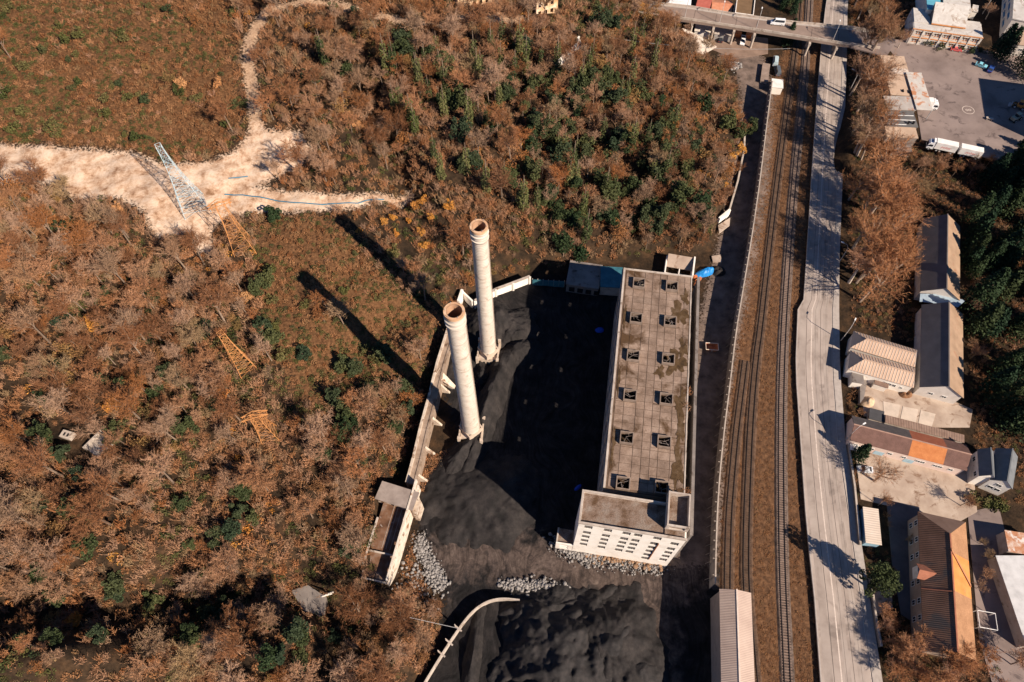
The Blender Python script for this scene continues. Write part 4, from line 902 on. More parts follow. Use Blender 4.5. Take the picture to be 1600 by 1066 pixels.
TIN = mat('pinkish tin roof', [(0.4, 0.3, 0.25), (0.5, 0.39, 0.325)], .2, .6, coord='object', stripes=('X', 1.7, .3))
sh = house('tin_shed', 'long narrow tall shed with pinkish corrugated roof beside the railway siding', 'shed', (1124, 920), (1129, 1180), (1184, 1180), 10.8, 12.3, mat('shed wall', (0.3, 0.25, 0.22), .5), (TIN, TIN, TIN), ov=.3, ridge=mat('pale ridge', (0.6, 0.5, 0.43), 1))
BWALL = mat('pale plaster', [(0.5, 0.46, 0.42), (0.62, 0.58, 0.54)], .5, stain=((0.35, 0.26, 0.2), .5, .62, .12))
house('barn', 'farther brown-roofed barn in the row beside the dark conifers', 'barn', (1442, 341), (1438, 455), (1500, 458), 5.2, 9.3, BWALL, (BARNR, BARN_LIT, BARNR), ov=.4)
house('barn', 'nearer brown-roofed barn in the row with whitewashed gable end', 'barn', (1440, 476), (1437, 605), (1506, 622), 5.2, 9.3, BWALL, (BARNR, BARN_LIT, BARNR), ov=.4, wins=(('e', .35, 2.2, 1.2, 1.0), ('e', .65, 2.2, 1.2, 1.0)))
slabs('blue-grey tin strip roof between the two barns', [(1438, 459), (1484, 460), (1508, 470), (1497, 480), (1470, 475), (1437, 471)], 5.0, 'tin_strip', mat('blue grey tin', (0.3, 0.38, 0.45), .8, .5), .2)
RIB = mat('ribbed cream roof', [(0.42, 0.29, 0.21), (0.52, 0.37, 0.27)], .3, .7)
RIBG = mat('ribbed grey hip', [(0.2, 0.17, 0.16), (0.27, 0.23, 0.21)], .3, .7)
SEAM = mat('white seam', (0.62, 0.56, 0.5), 1)
house('ribbed_roof_house', 'northern half of the cream ribbed twin-hip roof house', 'house', (1329, 543), (1430, 574), (1436, 548), 5.0, 7.2, BWALL, (RIB, RIB, RIBG), hip=(3.4, 1.2), ov=.3, seams=.85, group='twin hip roof house')
house('ribbed_roof_house', 'southern half of the cream ribbed twin-hip roof house, with white front wall', 'house', (1325, 577), (1428, 606), (1432, 576), 5.0, 7.2, WHITEW, (RIB, RIB, RIBG), hip=(3.4, 1.0), ov=.3, seams=.85, group='twin hip roof house', wins=(('a', .62, 2.2, .9, 1.2), ('a', .68, 2.2, .9, 1.2), ('a', .75, 2.2, .9, 1.2), ('a', .86, 2.2, .6, .9)))
flat_shed('porch', 'brown plank roofed porch in front of the ribbed roof house', 'porch', (1366, 600), (1388, 607), (1387, 588), 3.0, WHITEW, mat('plank roof', [(0.2, 0.13, 0.1), (0.28, 0.19, 0.15)], .6, coord='object', stripes=('X', 2, .4)), .2, base=0)
flat_shed('small_flat_annex', 'small dark flat-roofed annex at the road end of the ribbed roof house', 'annex', (1332, 597), (1350, 600), (1352, 577), 3.6, WHITEW, CONC_D, .25, base=0)
q = px3([(1344, 597), (1352, 580), (1356, 590), (1350, 622), (1344, 630)], 1.6); tag(sheet('curved_ramp', CONC_D, q, 1.4, kind=None), 'grey curved ramp left of the courtyard', 'ramp')
lump('covered_heap', 'tan tarpaulin-covered heap at the courtyard corner', 'heap', (1356, 628), 2.4, 1.9, .6, 1.6, mat('tan cover', (0.5, 0.36, 0.24), 1), 21)
lump('dry_bush', 'round dry brown bush by the white front wall of the ribbed roof house', 'bush', (1414, 616), 2.2, 1.6, 0, 1.5, mat('dry bush', [(0.12, 0.06, 0.03), (0.25, 0.13, 0.07)], 3, bump=1.0), 22)
G1 = mat('dark grey tiles', [(0.09, 0.08, 0.08), (0.14, 0.12, 0.115)], .6, coord='object', stripes=('X', 2.5, .3), speck=.3); G2 = mat('brown tiles', [(0.15, 0.085, 0.07), (0.21, 0.12, 0.1)], .6, coord='object', stripes=('X', 2.5, .3), speck=.3)
G3 = mat('orange tiles', [(0.48, 0.17, 0.06), (0.6, 0.24, 0.09)], .6, coord='object', stripes=('X', 2.5, .25), speck=.2); G4 = mat('red tiles', [(0.32, 0.1, 0.055), (0.4, 0.14, 0.075)], .6, coord='object', stripes=('X', 2.5, .25), speck=.2)
PINK = mat('pink plaster', [(0.62, 0.48, 0.42), (0.7, 0.57, 0.5)], .5)
gw = [('a', f_, 2.1, 1.1, 1.0) for f_ in (.08, .22, .38, .5, .62, .66, .77, .81, .9)]
gh = house('long_tiled_building', 'long low building with brown and orange tiled roof across the yards', 'building', (1328, 688), (1511, 736), (1513, 696), 5.0, 7.4, PINK, (G2, G1, G2), ov=.35, wins=gw, split=[(0, .505, G2, G1), (.505, .8, G3, G4), (.8, 1, G2, G2)], ridge=mat('ridge tiles', (0.35, 0.22, 0.17), 1))
for f_ in (.3, .56): part('blue_door', mat('pale blue door', (0.35, 0.5, 0.58), 1), gh, (gh['len'] * f_ - 1.3, gh['len'] * f_ + 1.3, .30, .347, .1, 2.2))
part('porch_roof', WHITEP, gh, (1.0, 4.6, -1.6, .2, 2.6, 2.75))
for k in range(3): part('porch_post', WHITEP, gh, (1.1 + k * 1.6, 1.25 + k * 1.6, -1.5, -1.35, 0, 2.597))
flat_shed('low_plank_shed', 'long low brown plank-roofed shed behind the tiled building', 'shed', (1383, 660), (1507, 692), (1508, 680), 3.0, CONC, mat('plank shed roof', [(0.2, 0.13, 0.1), (0.3, 0.21, 0.165)], .6, coord='object', stripes=('X', 1.4, .4)), .2, base=0)
flat_shed('dark_tank', 'dark square tank roof beside the plank shed', 'tank', (1358, 654), (1381, 660), (1382, 643), 2.4, CONC, mat('tank cover', (0.06, 0.06, 0.065), 1), .25, base=0)
DSL = mat('slate roof', [(0.1, 0.11, 0.12), (0.15, 0.16, 0.17)], .5)
house('white_house', 'white walled house with dark slate roof under the conifers', 'house', (1527, 702), (1530, 744), (1556, 744), 6.5, 9.0, WHITEW, DSL, ov=.25, base=0, wins=(('a', .25, 3.6, 1.2, 1.3), ('a', .8, 3.6, 1.2, 1.3)))
house('white_house', 'white gabled front house with two square windows right of the long tiled building', 'house', (1556, 700), (1547, 750), (1584, 754), 6.5, 9.2, WHITEW, DSL, ov=.25, base=0, wins=(('e', .35, 2.2, 1.3, 1.2), ('e', .65, 2.2, 1.3, 1.2), ('e', .5, 4.6, 1.3, 1.2)))
BIG1 = mat('dark brown ribbed sheet', [(0.14, 0.075, 0.048), (0.22, 0.12, 0.08)], .25, .7, coord='object', stripes=('X', 1.3, .45), stain=((0.1, 0.08, 0.07), .12, .55, .1)); BIG2 = mat('orange roof sheet', [(0.46, 0.18, 0.05), (0.58, 0.25, 0.08)], .4, .8, stain=((0.36, 0.2, 0.11), .5, .6, .12)); BIG3 = mat('tan felt roof', [(0.3, 0.16, 0.085), (0.4, 0.22, 0.12)], .4, .9, speck=.3)
BIGN = mat('brown hip sheet', [(0.16, 0.1, 0.075), (0.22, 0.145, 0.11)], .4, .8)
bgh = house('hipped_house', 'large two-tone house with dark ribbed west roof and bright orange east roof', 'house', (1434, 799), (1443, 1012), (1524, 1012), 7.0, 10.6, mat('tan plaster', (0.36, 0.27, 0.21), .5), (BIG1, BIG3, BIGN), hip=(5.6, 0), ov=.5, split=[(0, .3, BIG1, BIG3), (.3, .58, BIG1, BIG2), (.58, 1, BIG1, BIG3)], wins=[('a', f_, 4.0, 1.2, 1.5) for f_ in (.07, .2, .32, .52, .66, .78, .9)] + [('a', f_, 1.2, 1.2, 1.5) for f_ in (.07, .2, .32, .52, .66, .78, .9)], ridge=mat('red ridge', (0.32, 0.13, 0.08), 1))
Lb, Wb = bgh['len'], bgh['wid']; sB = 1 if Wb > 0 else -1
q = MB()
for fx in (.585,): q.slab([(Lb * fx, 0, 7.12), (Lb * fx + .25, 0, 7.12), (Lb * fx + .25, Wb / 2, 10.75), (Lb * fx, Wb / 2, 10.75)], .1)
q.build('verge_strip', MATS['red ridge'], bgh)
q = MB(); q.slab([(Lb * .27, Wb / 2, 10.75), (Lb * .27 + .9, Wb / 2, 10.9), (Lb * .47 + .9, Wb, 7.35), (Lb * .47, Wb, 7.2)], .15); q.build('flashing_strip', mat('rust flashing', (0.4, 0.19, 0.1), 1), bgh)
dm = MB(); dx = Lb * .47; dm.m = Matrix.Translation((dx, -.6 * sB, 0)); dm.box(-1.5, 1.5, -.15, .15, 4.5, 7.4); dm.build('dormer_wall', WHITEW, bgh)
q = MB(); q.m = Matrix.Translation((dx, 0, 0)); q.slab([(-1.9, -1.0 * sB, 7.3), (0, -1.0 * sB, 8.9), (0, 3.0 * sB, 8.95), (-1.9, 1.4 * sB, 7.5)], .14); q.slab([(1.9, -1.0 * sB, 7.3), (1.9, 1.4 * sB, 7.5), (.004, 3.0 * sB, 8.95), (.004, -1.0 * sB, 8.9)], .14); q.build('dormer_roof', MATS['red ridge'], bgh)
flat_shed('white_roof_shed', 'narrow shed with pale flat roof between road and lane', 'shed', (1353, 848), (1378, 852), (1369, 795), 3.4, mat('blue shed wall', (0.25, 0.4, 0.5), 1), mat('pale sheet roof', [(0.55, 0.46, 0.38), (0.62, 0.53, 0.45)], .4, coord='object', stripes=('Y', 1.0, .12)), .2, base=0)
RUST = mat('rusty tin', [(0.3, 0.12, 0.06), (0.42, 0.2, 0.11), (0.55, 0.45, 0.38)], .5, stain=((0.6, 0.55, 0.5), .6, .52, .1))
flat_shed('rusty_roof_shed', 'shed with rusty banded tin roof cut by the right picture edge', 'shed', (1576, 862), (1640, 872), (1634, 838), 4.5, CONC, RUST, .2, base=0)
flat_shed('pale_roof_shed', 'long pale roofed shed below the rusty roof at the right edge', 'shed', (1604, 1010), (1680, 1010), (1650, 868), 4.4, CONC, mat('pale grey roof', (0.5, 0.5, 0.5), .5), .2, base=0)
p_ = P(1533, 972, 0); r_ = thing('white_cage', 'white tubular frame cage standing in the shaded back lane', 'frame', (p_[0], p_[1], 0), -.2)
for sx in (-2.1, 2.1):
    for sy in (-2, 2): MB().tube((sx, sy, 0), (sx, sy, 2.8), .09, n=6).build('post', WHITEP, r_)
for a, b_ in (((-2.1, -2), (2.1, -2)), ((2.1, -2), (2.1, 2)), ((2.1, 2), (-2.1, 2)), ((-2.1, 2), (-2.1, -2))):
    MB().tube((*a, 2.8), (*b_, 2.8), .09, n=6).build('top_rail', WHITEP, r_)
# wall between road and the yards
for lab, pxs in (('concrete boundary wall between road and the tiled building yard', [(1326, 690), (1336, 760), (1345, 850)]), ('concrete boundary wall along the road beside the big green tree', [(1361, 900), (1370, 970), (1378, 1010)])):
    wl = px3(pxs, 2.4); r_ = thing('boundary_wall', lab, 'wall', (wl[0][0], wl[0][1], 0)); oo = wl[0].copy(); run('wall', CONC_D, wl, -.2, 2.2, .35, r_, lambda p_, z_: (p_[0] - oo[0], p_[1] - oo[1], z_)); run('coping', CONC, wl, 2.203, 2.4, .5, r_, lambda p_, z_: (p_[0] - oo[0], p_[1] - oo[1], z_))

# ------------------------------------------------------------------ vehicle yard, top right (6 m above the railway)
TANR = mat('tan felt', [(0.4, 0.29, 0.21), (0.5, 0.37, 0.275)], .25, stain=((0.28, 0.18, 0.12), .3, .62, .1))
GREYR = mat('grey streaked tin', [(0.3, 0.27, 0.25), (0.42, 0.39, 0.36)], .4, stain=((0.35, 0.17, 0.1), .35, .56, .1))
def roofbit(lab, nm, a, b_, c_, z, rm, wm=CONC_D): return flat_shed(nm, lab, 'shed', a, b_, c_, z, wm, rm, .25, base=6, group='workshop row')
r_, L_, W_ = roofbit('long tan flat-roofed workshop on the left side of the vehicle yard', 'workshop', (1392, 148), (1431, 150), (1431, 89), 10.0, TANR)
part('pale_strip', mat('pale strip', (0.55, 0.47, 0.4), .6), r_, (.1, L_ - .1, 12.0, 15.0, 10.003, 10.03)); part('vent', DARK, r_, (L_ - 2.2, L_ - 1.8, 1.0, 2.6, 10.003, 10.5)); part('vent', DARK, r_, (L_ - 4.5, L_ - 4.1, 1.6, 2.8, 10.003, 10.5))
roofbit('grey streaked tin roof section of the workshop row', 'workshop', (1387, 171), (1432, 172), (1432, 151), 10.1, GREYR)
r_, L_, W_ = roofbit('dark roofed workshop section with white roof strips', 'workshop', (1387, 197), (1435, 199), (1434, 174), 9.6, mat('dark bitumen', [(0.09, 0.09, 0.095), (0.14, 0.135, 0.13)], .4))
for k in range(3): part('white_strip', WHITEP, r_, (.3, L_ - (.4 if k else 4), .9 + k * 2.4, 1.15 + k * 2.4, 9.603, 9.66))
for x_ in (L_ - 3.5, L_ - 1.8): part('chimney_stub', DARK, r_, (x_, x_ + .5, 1.4, 2.0, 9.603, 10.6))
roofbit('tan workshop section at the near end of the row', 'workshop', (1386, 213), (1435, 216), (1435, 200), 9.4, TANR)
r_, L_, W_ = roofbit('low broken shed roof below the workshop row', 'workshop', (1398, 234), (1425, 238), (1432, 217), 8.2, CONC_D)
CANO = mat('rust streaked tin', [(0.42, 0.4, 0.37), (0.55, 0.52, 0.48)], .3, coord='object', stain=((0.42, 0.19, 0.1), .35, .5, .12))
pa, pb, pc = P(1432, 171, 10.6), P(1458, 172, 10.6), P(1455, 115, 10.6); ang = math.atan2(pb[1] - pa[1], pb[0] - pa[0]); L_ = np.linalg.norm((pb - pa)[:2]); W_ = np.linalg.norm((pc - pb)[:2])
r_ = thing('canopy', 'open canopy with rust-streaked tin roof beside the workshop row', 'canopy', (pa[0], pa[1], 6), ang - .02)
for k in range(8): part('roof_sheet', CANO, r_, (.1, L_, k * W_ / 8 + .02, (k + 1) * W_ / 8 - .02, 4.4 + .02 * (k % 2), 4.6 + .02 * (k % 2)))
for k in range(4): part('post', STEEL, r_, (L_ - .3, L_ - .1, .3 + k * (W_ - .8) / 3, .5 + k * (W_ - .8) / 3, 0, 4.398))
# derelict white building with orange framed windows
AW = mat('peeling white wall', [(0.5, 0.45, 0.4), (0.68, 0.64, 0.58)], .6, stain=((0.22, 0.13, 0.08), .7, .55, .1)); AR = mat('old white roof', [(0.4, 0.37, 0.34), (0.56, 0.54, 0.51)], .3, bump=.2, stain=((0.22, 0.15, 0.1), .3, .54, .14)); ORW = mat('orange frames', [(0.5, 0.2, 0.07), (0.6, 0.27, 0.1)], 1)
pa, pb = P(1427, 45, 12.5), P(1536, 60, 12.5); ang = math.atan2(pb[1] - pa[1], pb[0] - pa[0]); L_ = np.linalg.norm((pb - pa)[:2])
r_ = thing('derelict_white_building', 'large derelict white building with orange window bands at the yard edge', 'building', (pa[0], pa[1], 6), ang)
hs_ = [(1.4 + k * 3.5, 4.0 + k * 3.5, z_, z_ + 1.5) for k in range(7) for z_ in (.9, 4.2) if not (k == 1 and z_ < 2)]
q = MB(); q.wall(L_, 6.6, .3, hs_); q.build('front_wall', AW, r_)
for h in hs_:
    part('window', ORW, r_, (h[0] + .003, h[1] - .003, .06, .14, h[2] + .003, h[2] + .16), (h[0] + .8, h[0] + .92, .06, .14, h[2] + .163, h[3] - .003), (h[0] + 1.7, h[0] + 1.82, .06, .14, h[2] + .163, h[3] - .003))
    part('pane', mat('pale pane', (0.45, 0.45, 0.44), 1, .3), r_, (h[0] + .003, h[1] - .003, .2, .24, h[2] + .003, h[2] + .9))
    part('dark_pane', DARK, r_, (h[0] + .003, h[1] - .003, .2, .24, h[2] + .903, h[3] - .003))
for z_ in (3.0, 6.4): part('orange_band', ORW, r_, (-.1, L_ + .1, -.14, -.003, z_, z_ + .35))
for k in range(8): part('pilaster', AW, r_, (.5 + k * 3.5, .85 + k * 3.5, -.2, -.15, 0, 6.4))
part('side_wall', AW, r_, (.003, .3, .303, 13, 0, 6.6)); part('side_wall', AW, r_, (L_ - .3, L_ - .003, .303, 9, 0, 6.6))
part('lower_roof', AR, r_, (.305, L_ - .305, .305, 4.0, 6.3, 6.75)); part('west_roof', AR, r_, (.305, 6.5, 4.003, 13, 6.6, 7.0)); part('east_roof', AR, r_, (L_ - 6.5, L_ - .305, 4.003, 10, 6.2, 6.6))
q = MB(); q.slab([(6.6, 3.6, 7.6), (L_ - 6.6, 3.6, 7.6), (L_ - 6.6, 11.5, 11.5), (6.6, 11.5, 11.5)], .3); q.build('main_roof', AR, r_); q = MB(); q.poly((L_ - 6.62, 3.7, 6.8), (L_ - 6.62, 11.4, 6.8), (L_ - 6.62, 11.4, 11.2), (L_ - 6.62, 3.7, 7.3)); q.poly((6.62, 3.7, 6.8), (6.62, 11.4, 6.8), (6.62, 11.4, 11.2), (6.62, 3.7, 7.3)); q.build('gable_wall', CONC_D, r_)
part('back_wall', AW, r_, (6.6, L_ - 6.6, 11.2, 11.5, 0, 11.2)); part('orange_fascia', ORW, r_, (6.6, L_ - 6.6, 3.4, 3.58, 7.1, 7.5))
BLUER = mat('blue tin roof', (0.1, 0.32, 0.42), .5, .5)
flat_shed('blue_roof_hall', 'blue roofed hall behind the derelict white building', 'building', (1449, 14), (1471, 17), (1474, -30), 15.0, WHITEW, BLUER, .3, base=6)
flat_shed('white_roof_hall', 'white roofed hall behind the derelict white building', 'building', (1475, 14), (1518, 20), (1526, -30), 15.5, WHITEW, AR, .3, base=6)
flat_shed('small_white_hut', 'small white hut right of the white roofed hall', 'hut', (1519, 17), (1528, 19), (1530, 9), 9.5, WHITEW, AR, .2, base=6)
# office block cut by the right edge
pa, pb = P(1582, 30, 15.0), P(1588, -60, 15.0); r_ = thing('office_block', 'pale office block with blue window bands at the top right corner', 'building', (pa[0], pa[1], 6), math.atan2(pb[1] - pa[1], pb[0] - pa[0])); L_ = np.linalg.norm((pb - pa)[:2])
hs_ = [(1.0 + k * 6, 5.5 + k * 6, z_, z_ + 1.6) for k in range(int(L_ // 6)) for z_ in (1.5, 5.0)]
q = MB(); q.m = Matrix.Rotation(math.pi, 4, 'Z') @ Matrix.Translation((-L_, 0, 0)); q.wall(L_, 9, .3, hs_); q.build('west_wall', BWALL, r_)
for h in hs_: part('window_band', mat('blue band', (0.03, 0.14, 0.32), 1, .4), r_, (L_ - h[1] + .003, L_ - h[0] - .003, -.2, -.12, h[2] + .003, h[3] - .003))
part('roof', AR, r_, (-.2, L_, -25, .2, 9.003, 9.4)); part('end_wall', BWALL, r_, (.003, .3, -25, -.303, 0, 9))
house('low_pale_annex', 'low pale annex with a dark window strip in front of the office block', 'annex', (1586, 36), (1590, 70), (1680, 84), 11, 12, BWALL, TANR, base=6, ov=.2, wins=[('e', .1, 2.5, 1.4, .9), ('e', .2, 2.5, 1.4, .9), ('e', .3, 2.5, 1.4, .9)])
# tall block outside the frame that shades the yard
sA, sB_ = P(1528, 122, 6.1), P(1538, 185, 6.1); off_ = 22 / math.tan(SUN_EL) * np.array([-math.cos(SHADOW_AZ), -math.sin(SHADOW_AZ), 0]); wa, wb = sB_ + off_, sA + off_; v_ = wb - wa
r_ = thing('tall_yard_block', 'tall pale block just beyond the right edge shading the yard', 'building', (wa[0], wa[1], 6), math.atan2(v_[1], v_[0]) - math.pi / 2); L_ = np.linalg.norm(v_[:2])
part('wall', BWALL, r_, (0, 18, 0, L_, -.5, 21.5)); part('roof', AR, r_, (-.02, 18.1, -.1, L_ + .1, 21.503, 22))
for k in range(5):
    for z_ in (2, 5.5, 9, 12.5, 16): window_at(r_, 1.8 + k * 3.5, -.003, z_, 1.4, 1.5, 0)
# painted ring on the yard
c_ = P(1513, 172, 6.13); q = MB()
def ringm(q, cx_, cy_, r0, r1, z_, n_=28):
    for k in range(n_):
        a, b2 = 2 * math.pi * k / n_, 2 * math.pi * (k + 1) / n_; q.poly((cx_ + r0 * math.cos(a), cy_ + r0 * math.sin(a), z_), (cx_ + r1 * math.cos(a), cy_ + r1 * math.sin(a), z_), (cx_ + r1 * math.cos(b2), cy_ + r1 * math.sin(b2), z_), (cx_ + r0 * math.cos(b2), cy_ + r0 * math.sin(b2), z_))
ringm(q, 0, 0, 2.0, 2.2, .01); ringm(q, -.55, 0, .28, .52, .01, 12); ringm(q, .55, 0, .28, .52, .01, 12)
o = q.build('painted_marking', LINE); o.location = tuple(c_); tag(o, 'faded white ring with two small rings painted on the vehicle yard', 'ground marking')

# ------------------------------------------------------------------ buildings along the top edge and under the bridge
flat_shed('white_roof_shop', 'white flat-roofed shop beyond the bridge at the top edge', 'shop', (1041, 10), (1079, 14), (1082, -22), 7, WHITEW, mat('clean white roof', (0.72, 0.73, 0.74), .4), .3, base=0)
house('red_roof_house', 'small red roofed house beyond the bridge', 'house', (1086, 14), (1108, 18), (1112, -12), 6, 8, BWALL, mat('red roof', [(0.3, 0.08, 0.06), (0.4, 0.12, 0.09)], .6), base=0, wins=(('a', .4, 2.5, 1.0, 1.2), ('a', .65, 2.5, 1.0, 1.2)))
house('orange_brick_house', 'orange brick house with porch beyond the bridge', 'house', (1111, 19), (1143, 22), (1146, 2), 5, 6.6, mat('orange brick', [(0.45, 0.16, 0.08), (0.55, 0.22, 0.11)], 1), mat('orange tin', [(0.4, 0.15, 0.08), (0.5, 0.24, 0.15)], .6), base=0, wins=(('a', .3, 2, 1.2, 1.2), ('a', .7, 2, 1.2, 1.2)))
r_, L_, W_ = flat_shed('brown_flat_roof_house', 'white house with sunken brown flat roof beyond the bridge', 'house', (1148, 22), (1177, 26), (1180, -4), 7, WHITEW, mat('brown felt roof', (0.16, 0.1, 0.055), .6), .3, base=0)
for bx in ((0, L_, -.1, .3, 7.003, 7.6), (0, L_, W_ - .3, W_, 7.003, 7.6), (0, .3, .303, W_ - .303, 7.003, 7.6), (L_ - .3, L_, .303, W_ - .303, 7.003, 7.6)): part('parapet', WHITEW, r_, bx)
flat_shed('white_garage', 'white low garage beside the bridge below its deck', 'garage', (1085, 48), (1110, 52), (1113, 38), 3.2, WHITEW, mat('garage roof', (0.6, 0.54, 0.47), .5), .2, base=0)
flat_shed('container_office', 'grey container office in front of the bridge', 'container', (1116, 53), (1147, 57), (1150, 44), 3.0, mat('container wall', (0.3, 0.29, 0.28), .5), mat('container roof', (0.42, 0.37, 0.33), .5), .2, base=0)
for k, (u, v, lab) in enumerate([(1152, 56, 'orange crate left of the white pickup under the bridge'), (1170, 58, 'orange crate right of the white pickup under the bridge')]):
    p_ = P(u, v, 0); r_ = thing('orange_crate', lab, 'crate', (p_[0], p_[1], 0), -.2, 'orange crates'); part('body', mat('orange crate paint', (0.6, 0.2, 0.07), 1), r_, (-1.3, 1.3, -1.2, 1.2, 0, 1.6)); part('lid', mat('orange lid', (0.65, 0.25, 0.1), 1), r_, (-1.35, 1.35, -1.25, 1.25, 1.603, 1.72))
# weighbridge kiosk beside the track
r_, L_, W_ = flat_shed('white_kiosk', 'white flat-roofed kiosk at the start of the panel fence', 'kiosk', (1206, 136), (1224, 138), (1228, 125), 3.4, WHITEW, mat('kiosk roof', (0.68, 0.66, 0.62), .5), .2, base=0)
flat_shed('loading_platform', 'dark loading platform beside the white kiosk', 'platform', (1188, 126), (1200, 128), (1203, 100), 1.4, CONC, mat('platform top', [(0.2, 0.15, 0.12), (0.3, 0.23, 0.19)], .5), .3, base=0)

# ruined houses on the hilltop at the top edge
RUINW = mat('flaking ochre wall', [(0.5, 0.28, 0.13), (0.65, 0.45, 0.28), (0.72, 0.62, 0.5)], .35, stain=((0.3, 0.12, 0.05), .6, .6, .1))
def ruin(label, a, b, hgt, seed, mm):
    pa, pb = T(*a), T(*b); z0 = min(pa[2], pb[2]) - .5; ang = math.atan2(pb[1] - pa[1], pb[0] - pa[0]); L = np.linalg.norm((pb - pa)[:2]); r = thing('ruined_house', label, 'ruin', (pa[0], pa[1], z0), ang, 'hilltop ruins')
    hh = [(.8 + k * 2.6, 2.1 + k * 2.6, z_, z_ + 1.9) for k in range(int((L - 1) // 2.6)) for z_ in (1.2, 4.6, 8.0) if z_ + 2 < hgt]
    for nm, mtx, ww in (('front_wall', Matrix.Identity(4), L), ('back_wall', Matrix.Translation((0, 7, 0)), L), ('side_wall', Matrix.Translation((.003, .43, 0)) @ Matrix.Rotation(math.pi / 2, 4, 'Z') @ Matrix.Translation((0, -.4, 0)), 6.5), ('side_wall', Matrix.Translation((L - .4, .43, 0)) @ Matrix.Rotation(math.pi / 2, 4, 'Z') @ Matrix.Translation((0, -.4, 0)), 6.5)):
        q = MB(); q.m = mtx; q.wall(ww, hgt, .4, [h for h in hh if h[1] < ww - .3]); q.build(nm, mm, r)
    part('floor', CONC_D, r, (.45, L - .45, .45, 6.95, 3.6, 3.9)); part('cross_wall', mm, r, (L * .5, L * .5 + .3, .45, 6.95, 3.903, hgt - .6))
ruin('ruined ochre and white house shell on the hilltop at the top edge', (838, 22), (871, 20), 8, 1, RUINW)
ruin('ruined pale house shell half hidden by trees at the top edge', (716, 12), (772, 4), 6.5, 2, RUINW)

# concrete remains in the left wood
p_ = T(108, 682); r_ = thing('concrete_block', 'pale concrete block with two dark slots in the grassy clearing', 'concrete block', tuple(p_), -.3); 
q = MB(); q.m = Matrix.Translation((0, 0, .2)); q.box(-1.5, 1.5, -1.0, 1.0, -.6, 1.2); q.build('block', CONC, r_); part('slot', DARK, r_, (-.75, -.25, -.5, .4, 1.403, 1.42)); part('slot', DARK, r_, (.25, .75, -.5, .4, 1.403, 1.42))
a, b_ = T(137, 703), T(152, 690); r_ = thing('concrete_foundation', 'pale concrete foundation slab with a low wall in the left wood', 'ruin', (a[0], a[1], a[2]), math.atan2(b_[1] - a[1], b_[0] - a[0])); part('slab', CONC, r_, (0, 6.0, -4.2, 0, -.8, .5)); part('low_wall', CONC, r_, (-.3, 6.3, .003, .5, -.8, 1.6))
pts = [np.array([*T(u, v)[:2], T(u, v)[2] + .5]) for u, v in ((458, 925), (482, 915), (512, 935), (505, 968), (478, 962))]; zz = max(p[2] for p in pts) ; pts = [np.array([p[0], p[1], zz]) for p in pts]
tag(sheet('concrete_pad', CONC_D, [p - np.array([0, 0, 2.2]) for p in pts], 3.0, kind=None), 'grey concrete pad in the shaded gully left of the trough', 'concrete pad')
a, b_ = T(520, 925), T(512, 940); tag(MB().tube((a[0], a[1], a[2] - .5), (b_[0], b_[1], a[2] + 5), .4, .2, 6).build('white_stump', WHITEW), 'white broken post leaning over the shaded concrete pad', 'post')

# ------------------------------------------------------------------ vehicles
TYRE = mat('tyre rubber', (0.02, 0.02, 0.02), 3); RIMM = mat('wheel rim', (0.45, 0.45, 0.46), 3, .4)
HEADL = mat('headlight', (0.7, 0.7, 0.68), 2, .2); TAILL = mat('tail light', (0.4, 0.02, 0.02), 2, .3)
def paint(nm, c_): return mat(nm, c_, .6, .3, spec=.5)
def wheel(r, x, y, rad, wd):
    q = MB(); q.tube((0, -wd / 2, 0), (0, wd / 2, 0), rad, n=16); o = q.build('wheel', TYRE, r); o.location = (x, y, rad)
    q = MB(); q.tube((0, -wd / 2 - .02, 0), (0, wd / 2 + .02, 0), rad * .58, n=12); q.build('rim', RIMM, o)
def profile(pts, w0, taper=0.0, zref=1.0):     # side profile (x, z) extruded across, narrower towards the top
    q = MB(); n_ = len(pts); yv = lambda z_: w0 / 2 - max(0, z_ - zref) * taper
    A = [q.pt((x, -yv(z_), z_)) for x, z_ in pts]; B = [q.pt((x, yv(z_), z_)) for x, z_ in pts]
    q.f.append(tuple(A)); q.f.append(tuple(reversed(B)))
    for i in range(n_): q.f.append((A[(i + 1) % n_], A[i], B[i], B[(i + 1) % n_]))
    return q
